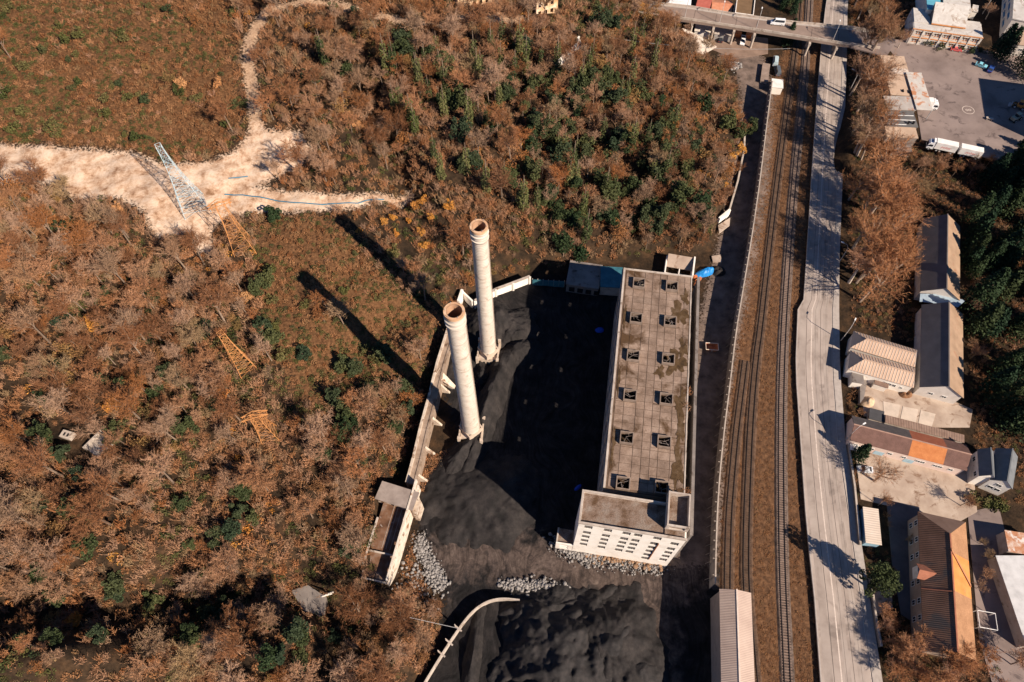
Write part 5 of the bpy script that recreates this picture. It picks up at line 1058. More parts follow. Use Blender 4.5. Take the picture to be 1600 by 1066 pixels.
def car(name, label, cat, p_, rz, pm, kind='car', group=None):
    r = thing(name, label, cat, tuple(p_), rz, group)
    if kind == 'car':
        L, W = 4.3, 1.78; low = [(-2.15, .3), (2.15, .3), (2.15, .7), (1.95, .88), (.9, .98), (-1.5, 1.0), (-2.1, .95), (-2.15, .6)]; top = [(1.0, .97), (.2, 1.42), (-.9, 1.45), (-1.7, 1.0)]
        glass = [((1.0, 1.0), (.22, 1.40)), ((-1.68, 1.03), (-.92, 1.43))]; ax_ = (1.35, -1.3); rad = .32
    elif kind == 'van':
        L, W = 5.6, 2.0; low = [(-2.8, .35), (2.8, .35), (2.8, .9), (2.55, 1.2), (1.9, 1.35), (-2.8, 1.35)]; top = [(1.95, 1.34), (1.2, 2.35), (-2.7, 2.45), (-2.8, 1.34)]
        glass = [((1.97, 1.4), (1.25, 2.25))]; ax_ = (1.9, -1.7); rad = .36
    else:
        L, W = 5.3, 1.9; low = [(-2.65, .45), (2.65, .45), (2.65, .95), (2.4, 1.1), (1.3, 1.15), (-.6, 1.15), (-.62, 1.12), (-2.6, 1.12)]; top = [(1.35, 1.14), (.7, 1.75), (-.4, 1.78), (-.6, 1.14)]
        glass = [((1.36, 1.2), (.75, 1.72))]; ax_ = (1.7, -1.6); rad = .38
    profile(low, W).build('body', pm, r); profile(top, W - .06, .22, 1.0).build('cabin', pm, r)
    for (x0, z0), (x1, z1) in glass:
        s_ = .035 if x0 > x1 else -.035; y0, y1 = (W - .06) / 2 - max(0, z0 - 1) * .22 - .1, (W - .06) / 2 - max(0, z1 - 1) * .22 - .1
        MB().poly((x0 + s_, -y0, z0 + .02), (x0 + s_, y0, z0 + .02), (x1 + s_, y1, z1 + .02), (x1 + s_, -y1, z1 + .02)).build('windscreen', GLASS, r)
    zt = max(z for _, z in top); zb = min(z for _, z in top); xs_ = [x for x, _ in top]
    for s_ in (-1, 1):
        q = MB(); y0 = (W - .06) / 2 - (zb + .08 - 1) * .22 + .012; y1 = (W - .06) / 2 - (zt - .1 - 1) * .22 + .012
        q.poly((top[0][0] - .3, s_ * y0, zb + .08), (top[-1][0] + (.4 if kind == 'car' else .3), s_ * y0, zb + .08), (top[-2][0] + .2, s_ * y1, zt - .12), (top[1][0] - .12, s_ * y1, zt - .12)); q.build('side_window', GLASS, r)
        part('headlight', HEADL, r, (L / 2 - .02, L / 2 + .03, s_ * W * .34 - .2, s_ * W * .34 + .2, .6, .8)); part('tail_light', TAILL, r, (-L / 2 - .03, -L / 2 + .02, s_ * W * .36 - .16, s_ * W * .36 + .16, .7, .9))
        for x_ in ax_: wheel(r, x_, s_ * (W / 2 - .1), rad, .22)
    if kind == 'pickup': part('load_bed', mat('bed liner', (0.1, 0.1, 0.1), 2), r, (-2.5, -.75, -.75, .75, 1.123, 1.14)); part('tailgate', pm, r, (-2.6, -2.52, -.85, .85, 1.12, 1.5)); part('bed_side', pm, r, (-2.5, -.66, -.92, -.84, 1.12, 1.5)); part('bed_side', pm, r, (-2.5, -.66, .84, .92, 1.12, 1.5))
    return r
WP = paint('white car paint', (0.75, 0.76, 0.77))
car('parked_car', 'white parked car in the yard below the long tiled building', 'car', P(1350, 735, .18), math.pi - .12, paint('silver white paint', (0.62, 0.66, 0.7)))
car('van', 'white van driving over the bridge', 'van', P(1214, 38, 8.1), math.pi - .18, WP, 'van')
car('pickup_truck', 'white pickup truck parked below the bridge', 'pickup', P(1160, 66, .05), -1.85, WP, 'pickup')
car('parked_car', 'black car parked in front of the grey container', 'car', P(1125, 63, .05), 1.4, paint('black paint', (0.03, 0.03, 0.035)))
car('parked_car', 'dark car parked at the white garage', 'car', P(1104, 55, .05), .5, paint('dark blue paint', (0.05, 0.06, 0.08)))
car('parked_car', 'light blue car in the tree shade of the vehicle yard', 'car', P(1532, 104, 6.15), -.6, paint('light blue paint', (0.2, 0.5, 0.6)))
car('parked_car', 'dark blue car at the right end of the tree shade', 'car', P(1547, 110, 6.15), .9, paint('deep blue paint', (0.03, 0.08, 0.3)))
car('parked_car', 'white and red small car in front of the derelict white building', 'car', P(1493, 79, 6.15), -.3, paint('red paint', (0.5, 0.1, 0.1)))
car('van', 'dark van below the kiosk at the railway', 'van', P(1214, 113, .05), 1.5, paint('grey van paint', (0.1, 0.12, 0.14)), 'van')
car('van', 'blue and white van beside the kiosk', 'van', P(1211, 98, .05), 1.3, paint('pale blue paint', (0.45, 0.6, 0.7)), 'van')
def lorry(label, p_, rz, boxes, group=None, lettering=None):
    r = thing('lorry', label, 'lorry', tuple(p_), rz, group)
    q = profile([(0, .6), (2.2, .6), (2.3, 1.3), (2.1, 2.6), (1.7, 3.1), (0, 3.3)], 2.4, .05, 2.0); q.build('cab', WP, r)
    MB().poly((2.33, -1.05, 1.4), (2.33, 1.05, 1.4), (2.14, .98, 2.5), (2.14, -.98, 2.5)).build('windscreen', GLASS, r); part('roof_deflector', WP, r, (.1, .7, -1.05, 1.05, 3.303, 3.8)); part('sun_hatch', DARK, r, (.9, 1.3, -.25, .25, 3.2, 3.24))
    for s_ in (-1, 1):
        part('headlight', HEADL, r, (2.2, 2.33, s_ * .9 - .2, s_ * .9 + .2, .75, 1.0)); part('mirror', DARK, r, (1.7, 1.85, s_ * 1.35 - .12, s_ * 1.35 + .12, 1.7, 2.3)); wheel(r, 1.3, s_ * 1.05, .5, .32)
        MB().poly((.5, s_ * 1.215, 1.6), (1.75, s_ * 1.215, 1.6), (1.6, s_ * 1.19, 2.5), (.5, s_ * 1.19, 2.5)).build('side_window', GLASS, r)
    for (x0, x1) in boxes:
        part('cargo_box', mat('white cargo box', (0.74, 0.72, 0.69), .5, .5), r, (x0, x1, -1.25, 1.25, 1.1, 3.9)); part('chassis', DARK, r, (x0 + .1, x1 - .1, -1.0, 1.0, .6, 1.097))
        for s_ in (-1, 1):
            for xx in (x0 + 1.1, x1 - 1.2, x1 - 2.3): wheel(r, xx, s_ * 1.05, .48, .32)
        if lettering:
            cu = bpy.data.curves.new('lettering', 'FONT'); cu.body = lettering; cu.size = 1.35; cu.shear = .25; cu.align_x = 'CENTER'; tmp = bpy.data.objects.new('tmp_text', cu); col.objects.link(tmp)
            dg = bpy.context.evaluated_depsgraph_get(); me_ = bpy.data.meshes.new_from_object(tmp.evaluated_get(dg)); bpy.data.objects.remove(tmp)
            o = obj('lettering', me_, mat('red lettering', (0.6, 0.06, 0.04), 2), r); o.matrix_local = Matrix.Translation(((x0 + x1) / 2, 1.262, 2.0)) @ Matrix.Rotation(math.pi, 4, 'Z') @ Matrix.Rotation(math.pi / 2, 4, 'X')
    if len(boxes) > 1: part('drawbar', DARK, r, (boxes[1][1] - .05, boxes[0][0] + .05, -.12, .12, .7, .9))
    return r
la, lb_ = P(1451, 221, 8.5), P(1529, 238, 8.5); ang = math.atan2(la[1] - lb_[1], la[0] - lb_[0])
pz = P(1461, 224, 8.5); lorry('white box lorry with trailer and red lettering parked in the vehicle yard', (pz[0], pz[1], 6.13), ang, [(-7.3, -.15), (-15.6, -8.3)], lettering='polter')
pz = P(1456, 163, 8.0); lorry('white lorry with its cab poking out of the rusty canopy', (pz[0], pz[1], 6.13), -.15, [(-6.5, -.15)])
# loader machine in the shaded yard
def loader(label, p_, rz, c_):
    r = thing('wheel_loader', label, 'wheel loader', tuple(p_), rz)
    profile([(-2.4, .8), (.6, .8), (.6, 1.6), (-.2, 1.7), (-2.4, 1.9)], 1.8).build('body', c_, r); part('cab', GLASS, r, (-.9, .5, -.65, .65, 1.75, 2.9)); part('cab_roof', c_, r, (-1.0, .6, -.75, .75, 2.903, 3.05))
    q = MB(); q.tube((.5, -.6, 1.2), (2.4, -.6, .7), .13, n=6); q.tube((.5, .6, 1.2), (2.4, .6, .7), .13, n=6); q.build('lift_arm', c_, r)
    profile([(2.3, .1), (3.3, .05), (2.6, .4), (2.5, 1.1), (2.3, 1.1)], 2.4).build('bucket', STEEL, r)
    for x_ in (1.2, -1.6):
        for s_ in (-1, 1): wheel(r, x_, s_ * 1.0, .65, .5)
loader('orange wheel loader parked in the shadow at the right edge', P(1590, 168, 6.15), 2.6, mat('machine orange', (0.65, 0.25, 0.06), 1))
loader('yellow grey wheel loader below the orange one at the right edge', P(1586, 187, 6.15), .5, mat('machine grey', (0.35, 0.33, 0.25), 1))
p_ = P(1545, 187, 6.13); r_ = thing('handcart', 'small flat handcart casting a shadow on the vehicle yard', 'cart', (p_[0], p_[1], 6.13), -.35); part('bed', CONC, r_, (-1.2, 1.2, -.5, .5, .6, .75)); part('handle', STEEL, r_, (1.2, 1.9, -.04, .04, .7, .78))
for x_ in (-.8, .8):
    for s_ in (-1, 1): wheel(r_, x_, s_ * .5, .28, .1)

# ------------------------------------------------------------------ vegetation prototypes
BARK = leafmat('bark', [(0.15, 0.1, 0.07), (0.27, 0.2, 0.15), (0.19, 0.14, 0.105), (0.22, 0.16, 0.12)], .9)
BARKP = leafmat('pale bark', [(0.34, 0.26, 0.2), (0.5, 0.42, 0.35)], .9)
TWIG = leafmat('twigs', [(0.285, 0.140, 0.072), (0.396, 0.233, 0.142), (0.356, 0.170, 0.082), (0.301, 0.186, 0.124), (0.428, 0.248, 0.150), (0.364, 0.147, 0.056), (0.285, 0.186, 0.116), (0.333, 0.225, 0.121)], .9)
TWIGR = leafmat('warm twigs', [(0.388, 0.177, 0.081), (0.463, 0.233, 0.115), (0.409, 0.233, 0.150)], .9)
GREEN = leafmat('evergreen leaves', [(0.022, 0.042, 0.018), (0.045, 0.06, 0.024), (0.085, 0.092, 0.036), (0.028, 0.046, 0.026), (0.06, 0.07, 0.03)])
IVY = leafmat('ivy leaves', [(0.08, 0.095, 0.032), (0.14, 0.14, 0.055), (0.05, 0.066, 0.026), (0.11, 0.11, 0.045)])
CONI = leafmat('conifer needles', [(0.016, 0.036, 0.019), (0.028, 0.048, 0.021), (0.040, 0.052, 0.021)])
ORNG = leafmat('autumn leaves', [(0.5, 0.2, 0.04), (0.55, 0.27, 0.06), (0.42, 0.16, 0.05), (0.5, 0.28, 0.13)])
TWD = leafmat('dark twigs', [(0.170, 0.076, 0.036), (0.260, 0.117, 0.055), (0.210, 0.103, 0.055), (0.309, 0.128, 0.047)], .9)
TWG = leafmat('grey twigs', [(0.320, 0.196, 0.128), (0.400, 0.255, 0.171), (0.270, 0.176, 0.114), (0.360, 0.196, 0.110)], .9)
RUSTL = leafmat('rust leaves', [(0.230, 0.096, 0.034), (0.307, 0.134, 0.048), (0.192, 0.096, 0.043), (0.269, 0.154, 0.058), (0.134, 0.096, 0.038)])
SHRB = leafmat('dry shrub', [(0.162, 0.074, 0.033), (0.267, 0.131, 0.059), (0.314, 0.167, 0.080), (0.209, 0.084, 0.033), (0.247, 0.159, 0.080)])
SHRG = leafmat('green shrub', [(0.047, 0.060, 0.019), (0.093, 0.093, 0.030), (0.128, 0.111, 0.043), (0.038, 0.055, 0.024)])
DRYG = leafmat('dry grass', [(0.22, 0.105, 0.045), (0.3, 0.155, 0.075), (0.16, 0.078, 0.04), (0.27, 0.12, 0.05)])

def tri_twigs(V, Fc, p, d, L, wd, r_):
    q = p + d * L; a = Vector((r_.gauss(0, 1), r_.gauss(0, 1), r_.gauss(0, 1))).cross(d)
    a = a.normalized() * wd if a.length > 1e-6 else Vector((wd, 0, 0)); b0 = len(V)
    V += [tuple(p - a), tuple(p + a), tuple(q)]; Fc.append((b0, b0 + 1, b0 + 2)); return q

def rdir(r_, base, spread):
    v = base + Vector((r_.gauss(0, 1), r_.gauss(0, 1), r_.gauss(0, .8))) * spread; return v.normalized()

def bare_meshes(seed, H, nl, spread=.75, thick=1.0, wtw=.032, up=.55, sub=5):
    r_ = random.Random(seed); tk = MB(); V = []; Fc = []; br = MB()
    lean = Vector((r_.gauss(0, .08), r_.gauss(0, .08), 1)).normalized(); h0 = H * r_.uniform(.28, .4)
    b0 = Vector((0, 0, -.4)); b1 = lean * h0; tk.tube(b0, b1, .17 * thick * H / 8, .11 * thick * H / 8, 6, False)
    top = lean * (H * .62); tk.tube(b1, top, .11 * thick * H / 8, .05 * thick * H / 8, 5, False)
    starts = []
    for k in range(nl):
        f = r_.uniform(0, 1) ** .8; p = b1.lerp(top, f); az = k * 2.4 + r_.uniform(-.4, .4); d = Vector((math.cos(az) * spread, math.sin(az) * spread, up + .5 * f)).normalized(); L = H * r_.uniform(.3, .42) * (1.1 - .35 * f)
        m_ = p + d * L * .5; d2 = rdir(r_, d + Vector((0, 0, .25)), .12); e = m_ + d2 * L * .5
        tk.tube(p, m_, .06 * thick * H / 8, .04 * thick * H / 8, 4, False); tk.tube(m_, e, .04 * thick * H / 8, .018 * H / 8, 4, False)
        for j in range(11):
            g = r_.uniform(.2, 1); q = p.lerp(m_, g * 2) if g < .5 else m_.lerp(e, g * 2 - 1); starts.append((q, rdir(r_, d2, .55), L * r_.uniform(.35, .55)))
    for q, d, L in starts:
        e = q + d * L; br.tube(q, e, .022 * H / 8, .008 * H / 8, 3, False)
        for j in range(6):
            s = q.lerp(e, r_.uniform(.2, 1)); d2 = rdir(r_, d, .6); L2 = L * r_.uniform(.4, .75); e2 = tri_twigs(V, Fc, s, d2, L2, wtw, r_)
            for _ in range(sub): tri_twigs(V, Fc, s.lerp(e2, r_.uniform(.3, .95)), rdir(r_, d2, .7), L2 * r_.uniform(.35, .6), wtw * .7, r_)
    off = len(V); V2 = V + br.v; F2 = [tuple(f) for f in Fc] + [tuple(i + off for i in f) for f in br.f]
    me = bpy.data.meshes.new('crown'); me.from_pydata(V2, [], F2); me.update(); return tk.mesh('trunk'), me

def leaf_quads(V, Fc, c, s, r_, flat=0.0):
    n = Vector((r_.gauss(0, 1), r_.gauss(0, 1), abs(r_.gauss(0, 1)) + .5)).normalized(); a = n.orthogonal().normalized(); a.rotate(Matrix.Rotation(r_.uniform(0, 6.28), 3, n)); b_ = n.cross(a); b0 = len(V)
    a *= s; b_ *= s * r_.uniform(.5, .9); V += [tuple(c - a * .5), tuple(c + b_ * .45), tuple(c + a * .5), tuple(c - b_ * .45)]; Fc.append((b0, b0 + 1, b0 + 2, b0 + 3))

def leafy(seed, lobes, n, s, ztop=None):
    r_ = random.Random(seed); V = []; Fc = []; tot = sum(l[3] ** 2 for l in lobes)
    for (x, y, z, rad, sq) in lobes:
        for _ in range(int(n * rad ** 2 / tot)):
            d = Vector((r_.gauss(0, 1), r_.gauss(0, 1), r_.gauss(0, 1))).normalized() * rad * r_.uniform(.55, 1.08) ** .6
            leaf_quads(V, Fc, Vector((x + d.x, y + d.y, max(.05, z + d.z * sq))), s * r_.uniform(.6, 1.3), r_)
    return meshfrom('crown', V, Fc)

def lobes_round(seed, R, H, k):
    r_ = random.Random(seed); out = [(0, 0, H * .55, R * .5, 1.1)]
    for _ in range(k):
        a = r_.uniform(0, 6.28); d = r_.uniform(.25, .95) * R; out.append((d * math.cos(a), d * math.sin(a), H * r_.uniform(.3, .95), R * r_.uniform(.2, .45), r_.uniform(.7, 1.2)))
    return out

def trunk_mesh(H, r0): return MB().tube((0, 0, -.5), (0, 0, H), r0, r0 * .5, 6, False).mesh('trunk')

def conifer(seed, H, R):
    r_ = random.Random(seed); V = []; Fc = []
    n = int(H * 5.5)
    for i in range(n):
        f = i / n; z = H * (.12 + .88 * f); rr = R * (1 - f) ** .75 * r_.uniform(.75, 1.15) + .25
        for k in range(7):
            a = k * .9 + i * 2.4 + r_.uniform(-.3, .3); d = Vector((math.cos(a), math.sin(a), -.18 + .3 * f))
            for j in range(4):
                c = Vector((0, 0, z)) + d * rr * (.35 + .65 * j / 3) + Vector((r_.gauss(0, .12), r_.gauss(0, .12), r_.gauss(0, .1))); leaf_quads(V, Fc, c, .62 * r_.uniform(.7, 1.2), r_)
    return meshfrom('crown', V, Fc)

def ivytree(seed, H, R):
    lob = [(0.15 * math.sin(i * 1.7), .15 * math.cos(i * 1.3), H * (.12 + .75 * i / 6), R * (1 - .06 * i) * random.Random(seed + i).uniform(.7, 1.1), 1.3) for i in range(7)]
    return leafy(seed, lob, 750, .42)

def bush(seed, R, H, n, s): return leafy(seed, lobes_round(seed, R, H, 5), n, s)

_mcopy = {}
def rooted(name, label, cat, group, p, rz, s, parts):
    r = bpy.data.objects.new(name, None); r.empty_display_size = .5; col.objects.link(r); r.location = p; r.rotation_euler = (0, 0, rz); r.scale = (s, s, s) if not isinstance(s, tuple) else s; tag(r, label, cat, group)
    for nm, me_, m_ in parts:
        if me_.materials and me_.materials[0] is not m_:
            key = (me_.name, m_.name)
            if key not in _mcopy:
                c_ = me_.copy(); c_.materials.clear(); c_.materials.append(m_); _mcopy[key] = c_
            me_ = _mcopy[key]
        obj(nm, me_, m_, r)
    return r

BARE = [bare_meshes(100 + k, H, nl, sp, 1.0, .032, up_) for k, (H, nl, sp, up_) in enumerate(((7.5, 8, .75, .55), (9.5, 8, .45, .9), (6.0, 9, 1.0, .4), (9.0, 11, .8, .5), (7.0, 6, .6, .7), (10.0, 9, .6, .7)))]
BIGB = [bare_meshes(200 + k, H, nl, .85, 1.5, .034, .6, 4) for k, (H, nl) in enumerate(((12, 11), (13, 12), (11, 10)))]
EVG = [leafy(300 + k, lobes_round(300 + k, 2.3 + .3 * (k % 3), 5.2 + k * .7, 11 + k), 1500, .5) for k in range(4)]
EVT = [trunk_mesh(3.5, .18)] * 4
IVT = [ivytree(320 + k, 8.0, 1.25) for k in range(4)]
CON = [conifer(340 + k, H, R) for k, (H, R) in enumerate(((11, 2.6), (9, 2.3), (13, 3.0)))]
ORT = [leafy(360 + k, lobes_round(360 + k, 2.0, 4.2, 9), 700, .4) for k in range(3)]
GBU = [bush(380 + k, 1.5, 2.0, 420, .34) for k in range(3)]
BIGT = [leafy(390, lobes_round(390, 4.0, 9.0, 22), 4200, .5)]
# small shrubs for the ground cover: leaves with a few twigs
def shrub(seed, R, H, n, s):
    r_ = random.Random(seed); V = []; Fc = []
    for _ in range(n):
        a = r_.uniform(0, 6.28); f = r_.random() ** .6; leaf_quads(V, Fc, Vector((R * f * math.cos(a), R * f * math.sin(a), H * (1 - .75 * f * f) * r_.uniform(.25, 1.0))), s * r_.uniform(.6, 1.3), r_)
    return meshfrom('shrub', V, Fc)
def twigbush(seed, R, H, n):
    r_ = random.Random(seed); V = []; Fc = []
    for _ in range(n):
        a = r_.uniform(0, 6.28); d = Vector((math.cos(a) * r_.uniform(.1, .8), math.sin(a) * r_.uniform(.1, .8), 1)).normalized(); p = Vector((r_.gauss(0, R * .35), r_.gauss(0, R * .35), 0)); L = H * r_.uniform(.6, 1.15)
        q = tri_twigs(V, Fc, p, d, L, .05, r_)
        for _ in range(4): tri_twigs(V, Fc, p.lerp(q, r_.uniform(.25, .9)), rdir(r_, d, .6), L * r_.uniform(.25, .5), .04, r_)
    return meshfrom('shrub', V, Fc)

def scatter(name, label, cat, pts, rots, scales, kinds, protos):
    """ground cover: points that carry small plants, one object of kind stuff"""
    c_ = bpy.data.collections.new(name + '_source')
    for k, (me_, m_) in enumerate(protos):
        if not me_.materials: me_.materials.append(m_)
        o = bpy.data.objects.new('%s_%02d' % (name, k), me_); c_.objects.link(o)
    me_ = bpy.data.meshes.new(name); me_.vertices.add(len(pts)); me_.vertices.foreach_set('co', np.asarray(pts, np.float32).ravel())
    for nm, ty, arr in (('rot', 'FLOAT', rots), ('scl', 'FLOAT', scales), ('kind_index', 'INT', kinds)):
        a = me_.attributes.new(nm, ty, 'POINT'); a.data.foreach_set('value', np.asarray(arr, np.float32 if ty == 'FLOAT' else np.int32))
    o = bpy.data.objects.new(name, me_); col.objects.link(o); tag(o, label, cat, kind='stuff')
    g = bpy.data.node_groups.new(name, 'GeometryNodeTree'); g.interface.new_socket('Geometry', in_out='INPUT', socket_type='NodeSocketGeometry'); g.interface.new_socket('Geometry', in_out='OUTPUT', socket_type='NodeSocketGeometry')
    N = g.nodes; gi = N.new('NodeGroupInput'); go = N.new('NodeGroupOutput'); ip = N.new('GeometryNodeInstanceOnPoints'); ci = N.new('GeometryNodeCollectionInfo'); mp = N.new('GeometryNodeMeshToPoints')
    ci.inputs['Collection'].default_value = c_; ci.inputs['Separate Children'].default_value = True; ci.inputs['Reset Children'].default_value = True; ip.inputs['Pick Instance'].default_value = True
    def na(nm, dt):
        x = N.new('GeometryNodeInputNamedAttribute'); x.data_type = dt; x.inputs[0].default_value = nm; return x.outputs[0]
    cx_ = N.new('ShaderNodeCombineXYZ'); g.links.new(na('rot', 'FLOAT'), cx_.inputs[2]); g.links.new(na('kind_index', 'INT'), ip.inputs['Instance Index'])
    g.links.new(cx_.outputs[0], ip.inputs['Rotation']); g.links.new(na('scl', 'FLOAT'), ip.inputs['Scale']); g.links.new(gi.outputs[0], mp.inputs[0]); g.links.new(mp.outputs[0], ip.inputs['Points']); g.links.new(ci.outputs[0], ip.inputs['Instance']); g.links.new(ip.outputs[0], go.inputs[0])
    md = o.modifiers.new('scatter', 'NODES'); md.node_group = g; return o

# ------------------------------------------------------------------ where things grow
KEEP = [Txy(q_) for q_ in ([(72, 668), (140, 655), (168, 690), (165, 715), (130, 715), (75, 702)], [(468, 928), (500, 920), (512, 948), (485, 962)], [(860, 108), (905, 66), (918, 78), (880, 108)], [(585, 745), (665, 745), (665, 800), (630, 925), (582, 905)],
         [(740, 470), (730, 455), (770, 440), (830, 422), (985, 408), (990, 440), (830, 450)], [(1035, 395), (1130, 395), (1130, 420), (1085, 440), (1035, 432)], [(830, 28), (830, -30), (880, -30), (878, 24)], [(710, 16), (710, -30), (775, -30), (778, 8)], [(1062, 40), (1122, 72), (1095, 90), (1080, 80)])]
VIAL = [tuple(p[:2]) for p in vl]
def ok_ground(X, Y, sandm=-.6):
    m_ = sdf(X, Y, HILL) > .8
    m_ &= sdf(X, Y, SAND) < sandm
    for ln, hw in PATHS: m_ &= pdist(X, Y, ln) > hw + .3
    for k_ in KEEP: m_ &= ~inside(X, Y, k_)
    m_ &= pdist(X, Y, VIAL) > 3.0
    return m_
def inview(X, Y, Z, mrg=90):
    d = np.stack([X, Y, Z - HC], -1); k = d @ FW; u = CX + F * (d @ RT) / k; v = CY + F * (d @ DN) / k
    return (u > -mrg) & (u < 1600 + mrg) & (v > -mrg) & (v < 1066 + mrg), u, v
def jitter_grid(x0, x1, y0, y1, s):
    X, Y = np.meshgrid(np.arange(x0, x1, s), np.arange(y0, y1, s)); X = X + npr.uniform(-.5, .5, X.shape) * s; Y = Y + npr.uniform(-.5, .5, Y.shape) * s; return X.ravel(), Y.ravel()

# ground cover on the slopes
X, Y = jitter_grid(-265, 90, -5, 320, 1.25)
Z = hz(X, Y); vis, U, V_ = inview(X, Y, Z); k_ = vis & ok_ground(X, Y); X, Y, Z = X[k_], Y[k_], Z[k_]
g1 = fbm(X, Y, .045, 41, 4); g2 = fbm(X, Y, .11, 42, 4); hs1 = np.maximum(sdf(X, Y, HEATH), sdf(X, Y, MIDHEATH)); rnd = npr.uniform(0, 1, len(X))
kind = np.where(rnd < .36, 0, 1); kind = np.where((rnd > .82), 2, kind); kind = np.where((g2 + .25 * g1 > .3) & (rnd < .5), 3, kind); kind = np.where((g2 < -1.05) & (rnd < .4), 4, kind)
kind = np.where((hs1 > 0) & (rnd < .9), np.where((g2 > .35) & (rnd < .5), 3, 0), kind)
kind = np.where((hs1 > 0) & (g1 > .7) & (rnd < .6), 3, kind); kind = np.where((sdf(X, Y, HEATH) > 0) & (g2 + .02 * (-X - 120) > .2) & (rnd < .45), 3, kind); kind = np.where((sdf(X, Y, MIDHEATH) > -4) & (npr.uniform(0, 1, len(X)) < .3), 3, kind)
scl = npr.uniform(.6, 1.4, len(X)) * np.where(hs1 > 0, .92, 1.15)
drop = (npr.uniform(0, 1, len(X)) < np.where(hs1 > 0, .36, np.where(g1 + .6 * g2 > .1, .35, .6))); X, Y, Z, kind, scl = X[~drop], Y[~drop], Z[~drop], kind[~drop], scl[~drop]
kind = kind * 2 + npr.randint(0, 2, len(kind))
protos = [(shrub(1, .8, 1.35, 80, .3), SHRB), (shrub(2, .7, 1.6, 70, .32), SHRB), (twigbush(3, 1.0, 2.3, 34), TWIG), (twigbush(4, .9, 1.9, 32), TWIG), (twigbush(5, 1.1, 1.5, 26), TWIGR), (shrub(6, 1.0, .7, 60, .3), DRYG), (shrub(7, 1.0, 1.2, 80, .3), SHRG), (shrub(8, .8, 1.0, 70, .28), SHRG), (shrub(9, 1.0, 1.1, 70, .3), ORNG), (shrub(10, .9, 1.4, 70, .3), TWIGR)]
scatter('undergrowth', 'dense dry brown and green undergrowth covering the hillsides', 'undergrowth', np.stack([X, Y, Z - .05], -1), npr.uniform(0, 6.28, len(X)), scl, kind, protos)

CRM = (TWIG, TWG, TWD)
LAND = [((60, 330), 'the lower edge of the sandy slope'), ((200, 400), 'the dark bushes below the pale blue tower'), ((330, 440), 'the sandy spur below the pale blue tower'), ((60, 470), 'the far left edge below the sandy slope'), ((190, 540), 'the orange patch left of the slender orange tower'),
        ((300, 560), 'the slender orange tower, on its left'), ((60, 610), 'the far left edge above the concrete block'), ((170, 650), 'the grassy clearing with the concrete block'), ((300, 680), 'the lowest orange tower, on its left'), ((60, 760), 'the far left edge below the concrete block'), ((200, 770), 'the concrete foundation, below it'), ((340, 780), 'the middle of the lower left slope'),
        ((480, 700), 'the lowest orange tower, on its right'), ((560, 680), 'the viaduct, on its left'), ((500, 800), 'the block house, on its left'), ((60, 880), 'the far left edge near the shaded gully'), ((200, 870), 'the upper rim of the shaded gully'), ((340, 900), 'the right end of the shaded gully'), ((450, 880), 'the shaded concrete pad, above it'), ((560, 880), 'the roofless trough, on its left'), ((60, 1010), 'the bottom left corner'), ((200, 1020), 'the bottom edge below the gully'), ((340, 1030), 'the bottom edge left of centre'), ((480, 1030), 'the bottom edge below the concrete pad'), ((610, 1000), 'the curved wall, on its left'),
        ((450, 150), 'the right side of the winding sandy track'), ((540, 90), 'the hilltop path'), ((530, 240), 'the right end of the sandy slope'), ((650, 100), 'the ivy-clad trees on the hilltop'), ((640, 230), 'the green patch above the farther chimney'), ((760, 60), 'the ruined houses on the hilltop'), ((760, 180), 'the white hilltop wall, below and left of it'), ((720, 300), 'the farther chimney top, just above it'), ((850, 200), 'the centre of the upper wood'), ((850, 350), 'the teal fence, on the slope above it'), ((980, 60), 'the hilltop end of the bridge'), ((980, 200), 'the evergreens on the upper hill'), ((980, 350), 'the far end of the hall, above it'), ((1100, 150), 'the bend of the service road'), ((1100, 280), 'the roadside retaining wall'),
        ((100, 60), 'the top left heath'), ((230, 60), 'the middle of the top heath'), ((340, 60), 'the top heath beside the winding track'), ((60, 180), 'the heath edge above the sandy slope'), ((200, 180), 'the heath above the pale blue tower'), ((320, 180), 'the heath corner by the sandy slope'), ((450, 400), 'the chimney shadow tips'), ((560, 430), 'the gap between the chimney shadows'), ((640, 420), 'the orange trees left of the farther chimney'), ((480, 560), 'the open heath below the nearer chimney shadow'), ((620, 560), 'the heath behind the viaduct'),
        ((1345, 20), 'the road north of the bridge'), ((1350, 110), 'the upper workshop row'), ((1350, 200), 'the lower workshop row'), ((1355, 290), 'the road below the workshops'), ((1355, 370), 'the roadside lamp opposite the farther barn'), ((1350, 450), 'the ribbed roof house, north of it'), ((1430, 260), 'the lower end of the workshops'), ((1510, 250), 'the lorry with trailer'), ((1420, 370), 'the west side of the farther barn'), ((1540, 290), 'the corner below the vehicle yard'), ((1590, 290), 'the right edge below the vehicle yard'), ((1530, 390), 'the east side of the farther barn'), ((1590, 400), 'the right edge level with the farther barn'), ((1530, 480), 'the gap between the two barns'), ((1590, 500), 'the right edge level with the nearer barn'), ((1535, 570), 'the east side of the nearer barn'), ((1590, 600), 'the right edge above the white houses'), ((1570, 670), 'the back of the white houses'), ((1480, 70), 'the derelict white building'), ((1565, 95), 'the shaded top of the vehicle yard'), ((1230, 40), 'the bridge over the railway'), ((1360, 745), 'the white parked car'), ((1530, 870), 'the orange side of the hipped house'), ((1400, 1010), 'the road at the bottom edge'), ((1470, 1040), 'the bottom edge below the hipped house'), ((1560, 1040), 'the bottom right corner')]
def landmark(u, v): return min(LAND, key=lambda q_: (q_[0][0] - u) ** 2 + (q_[0][1] - v) ** 2)[1]
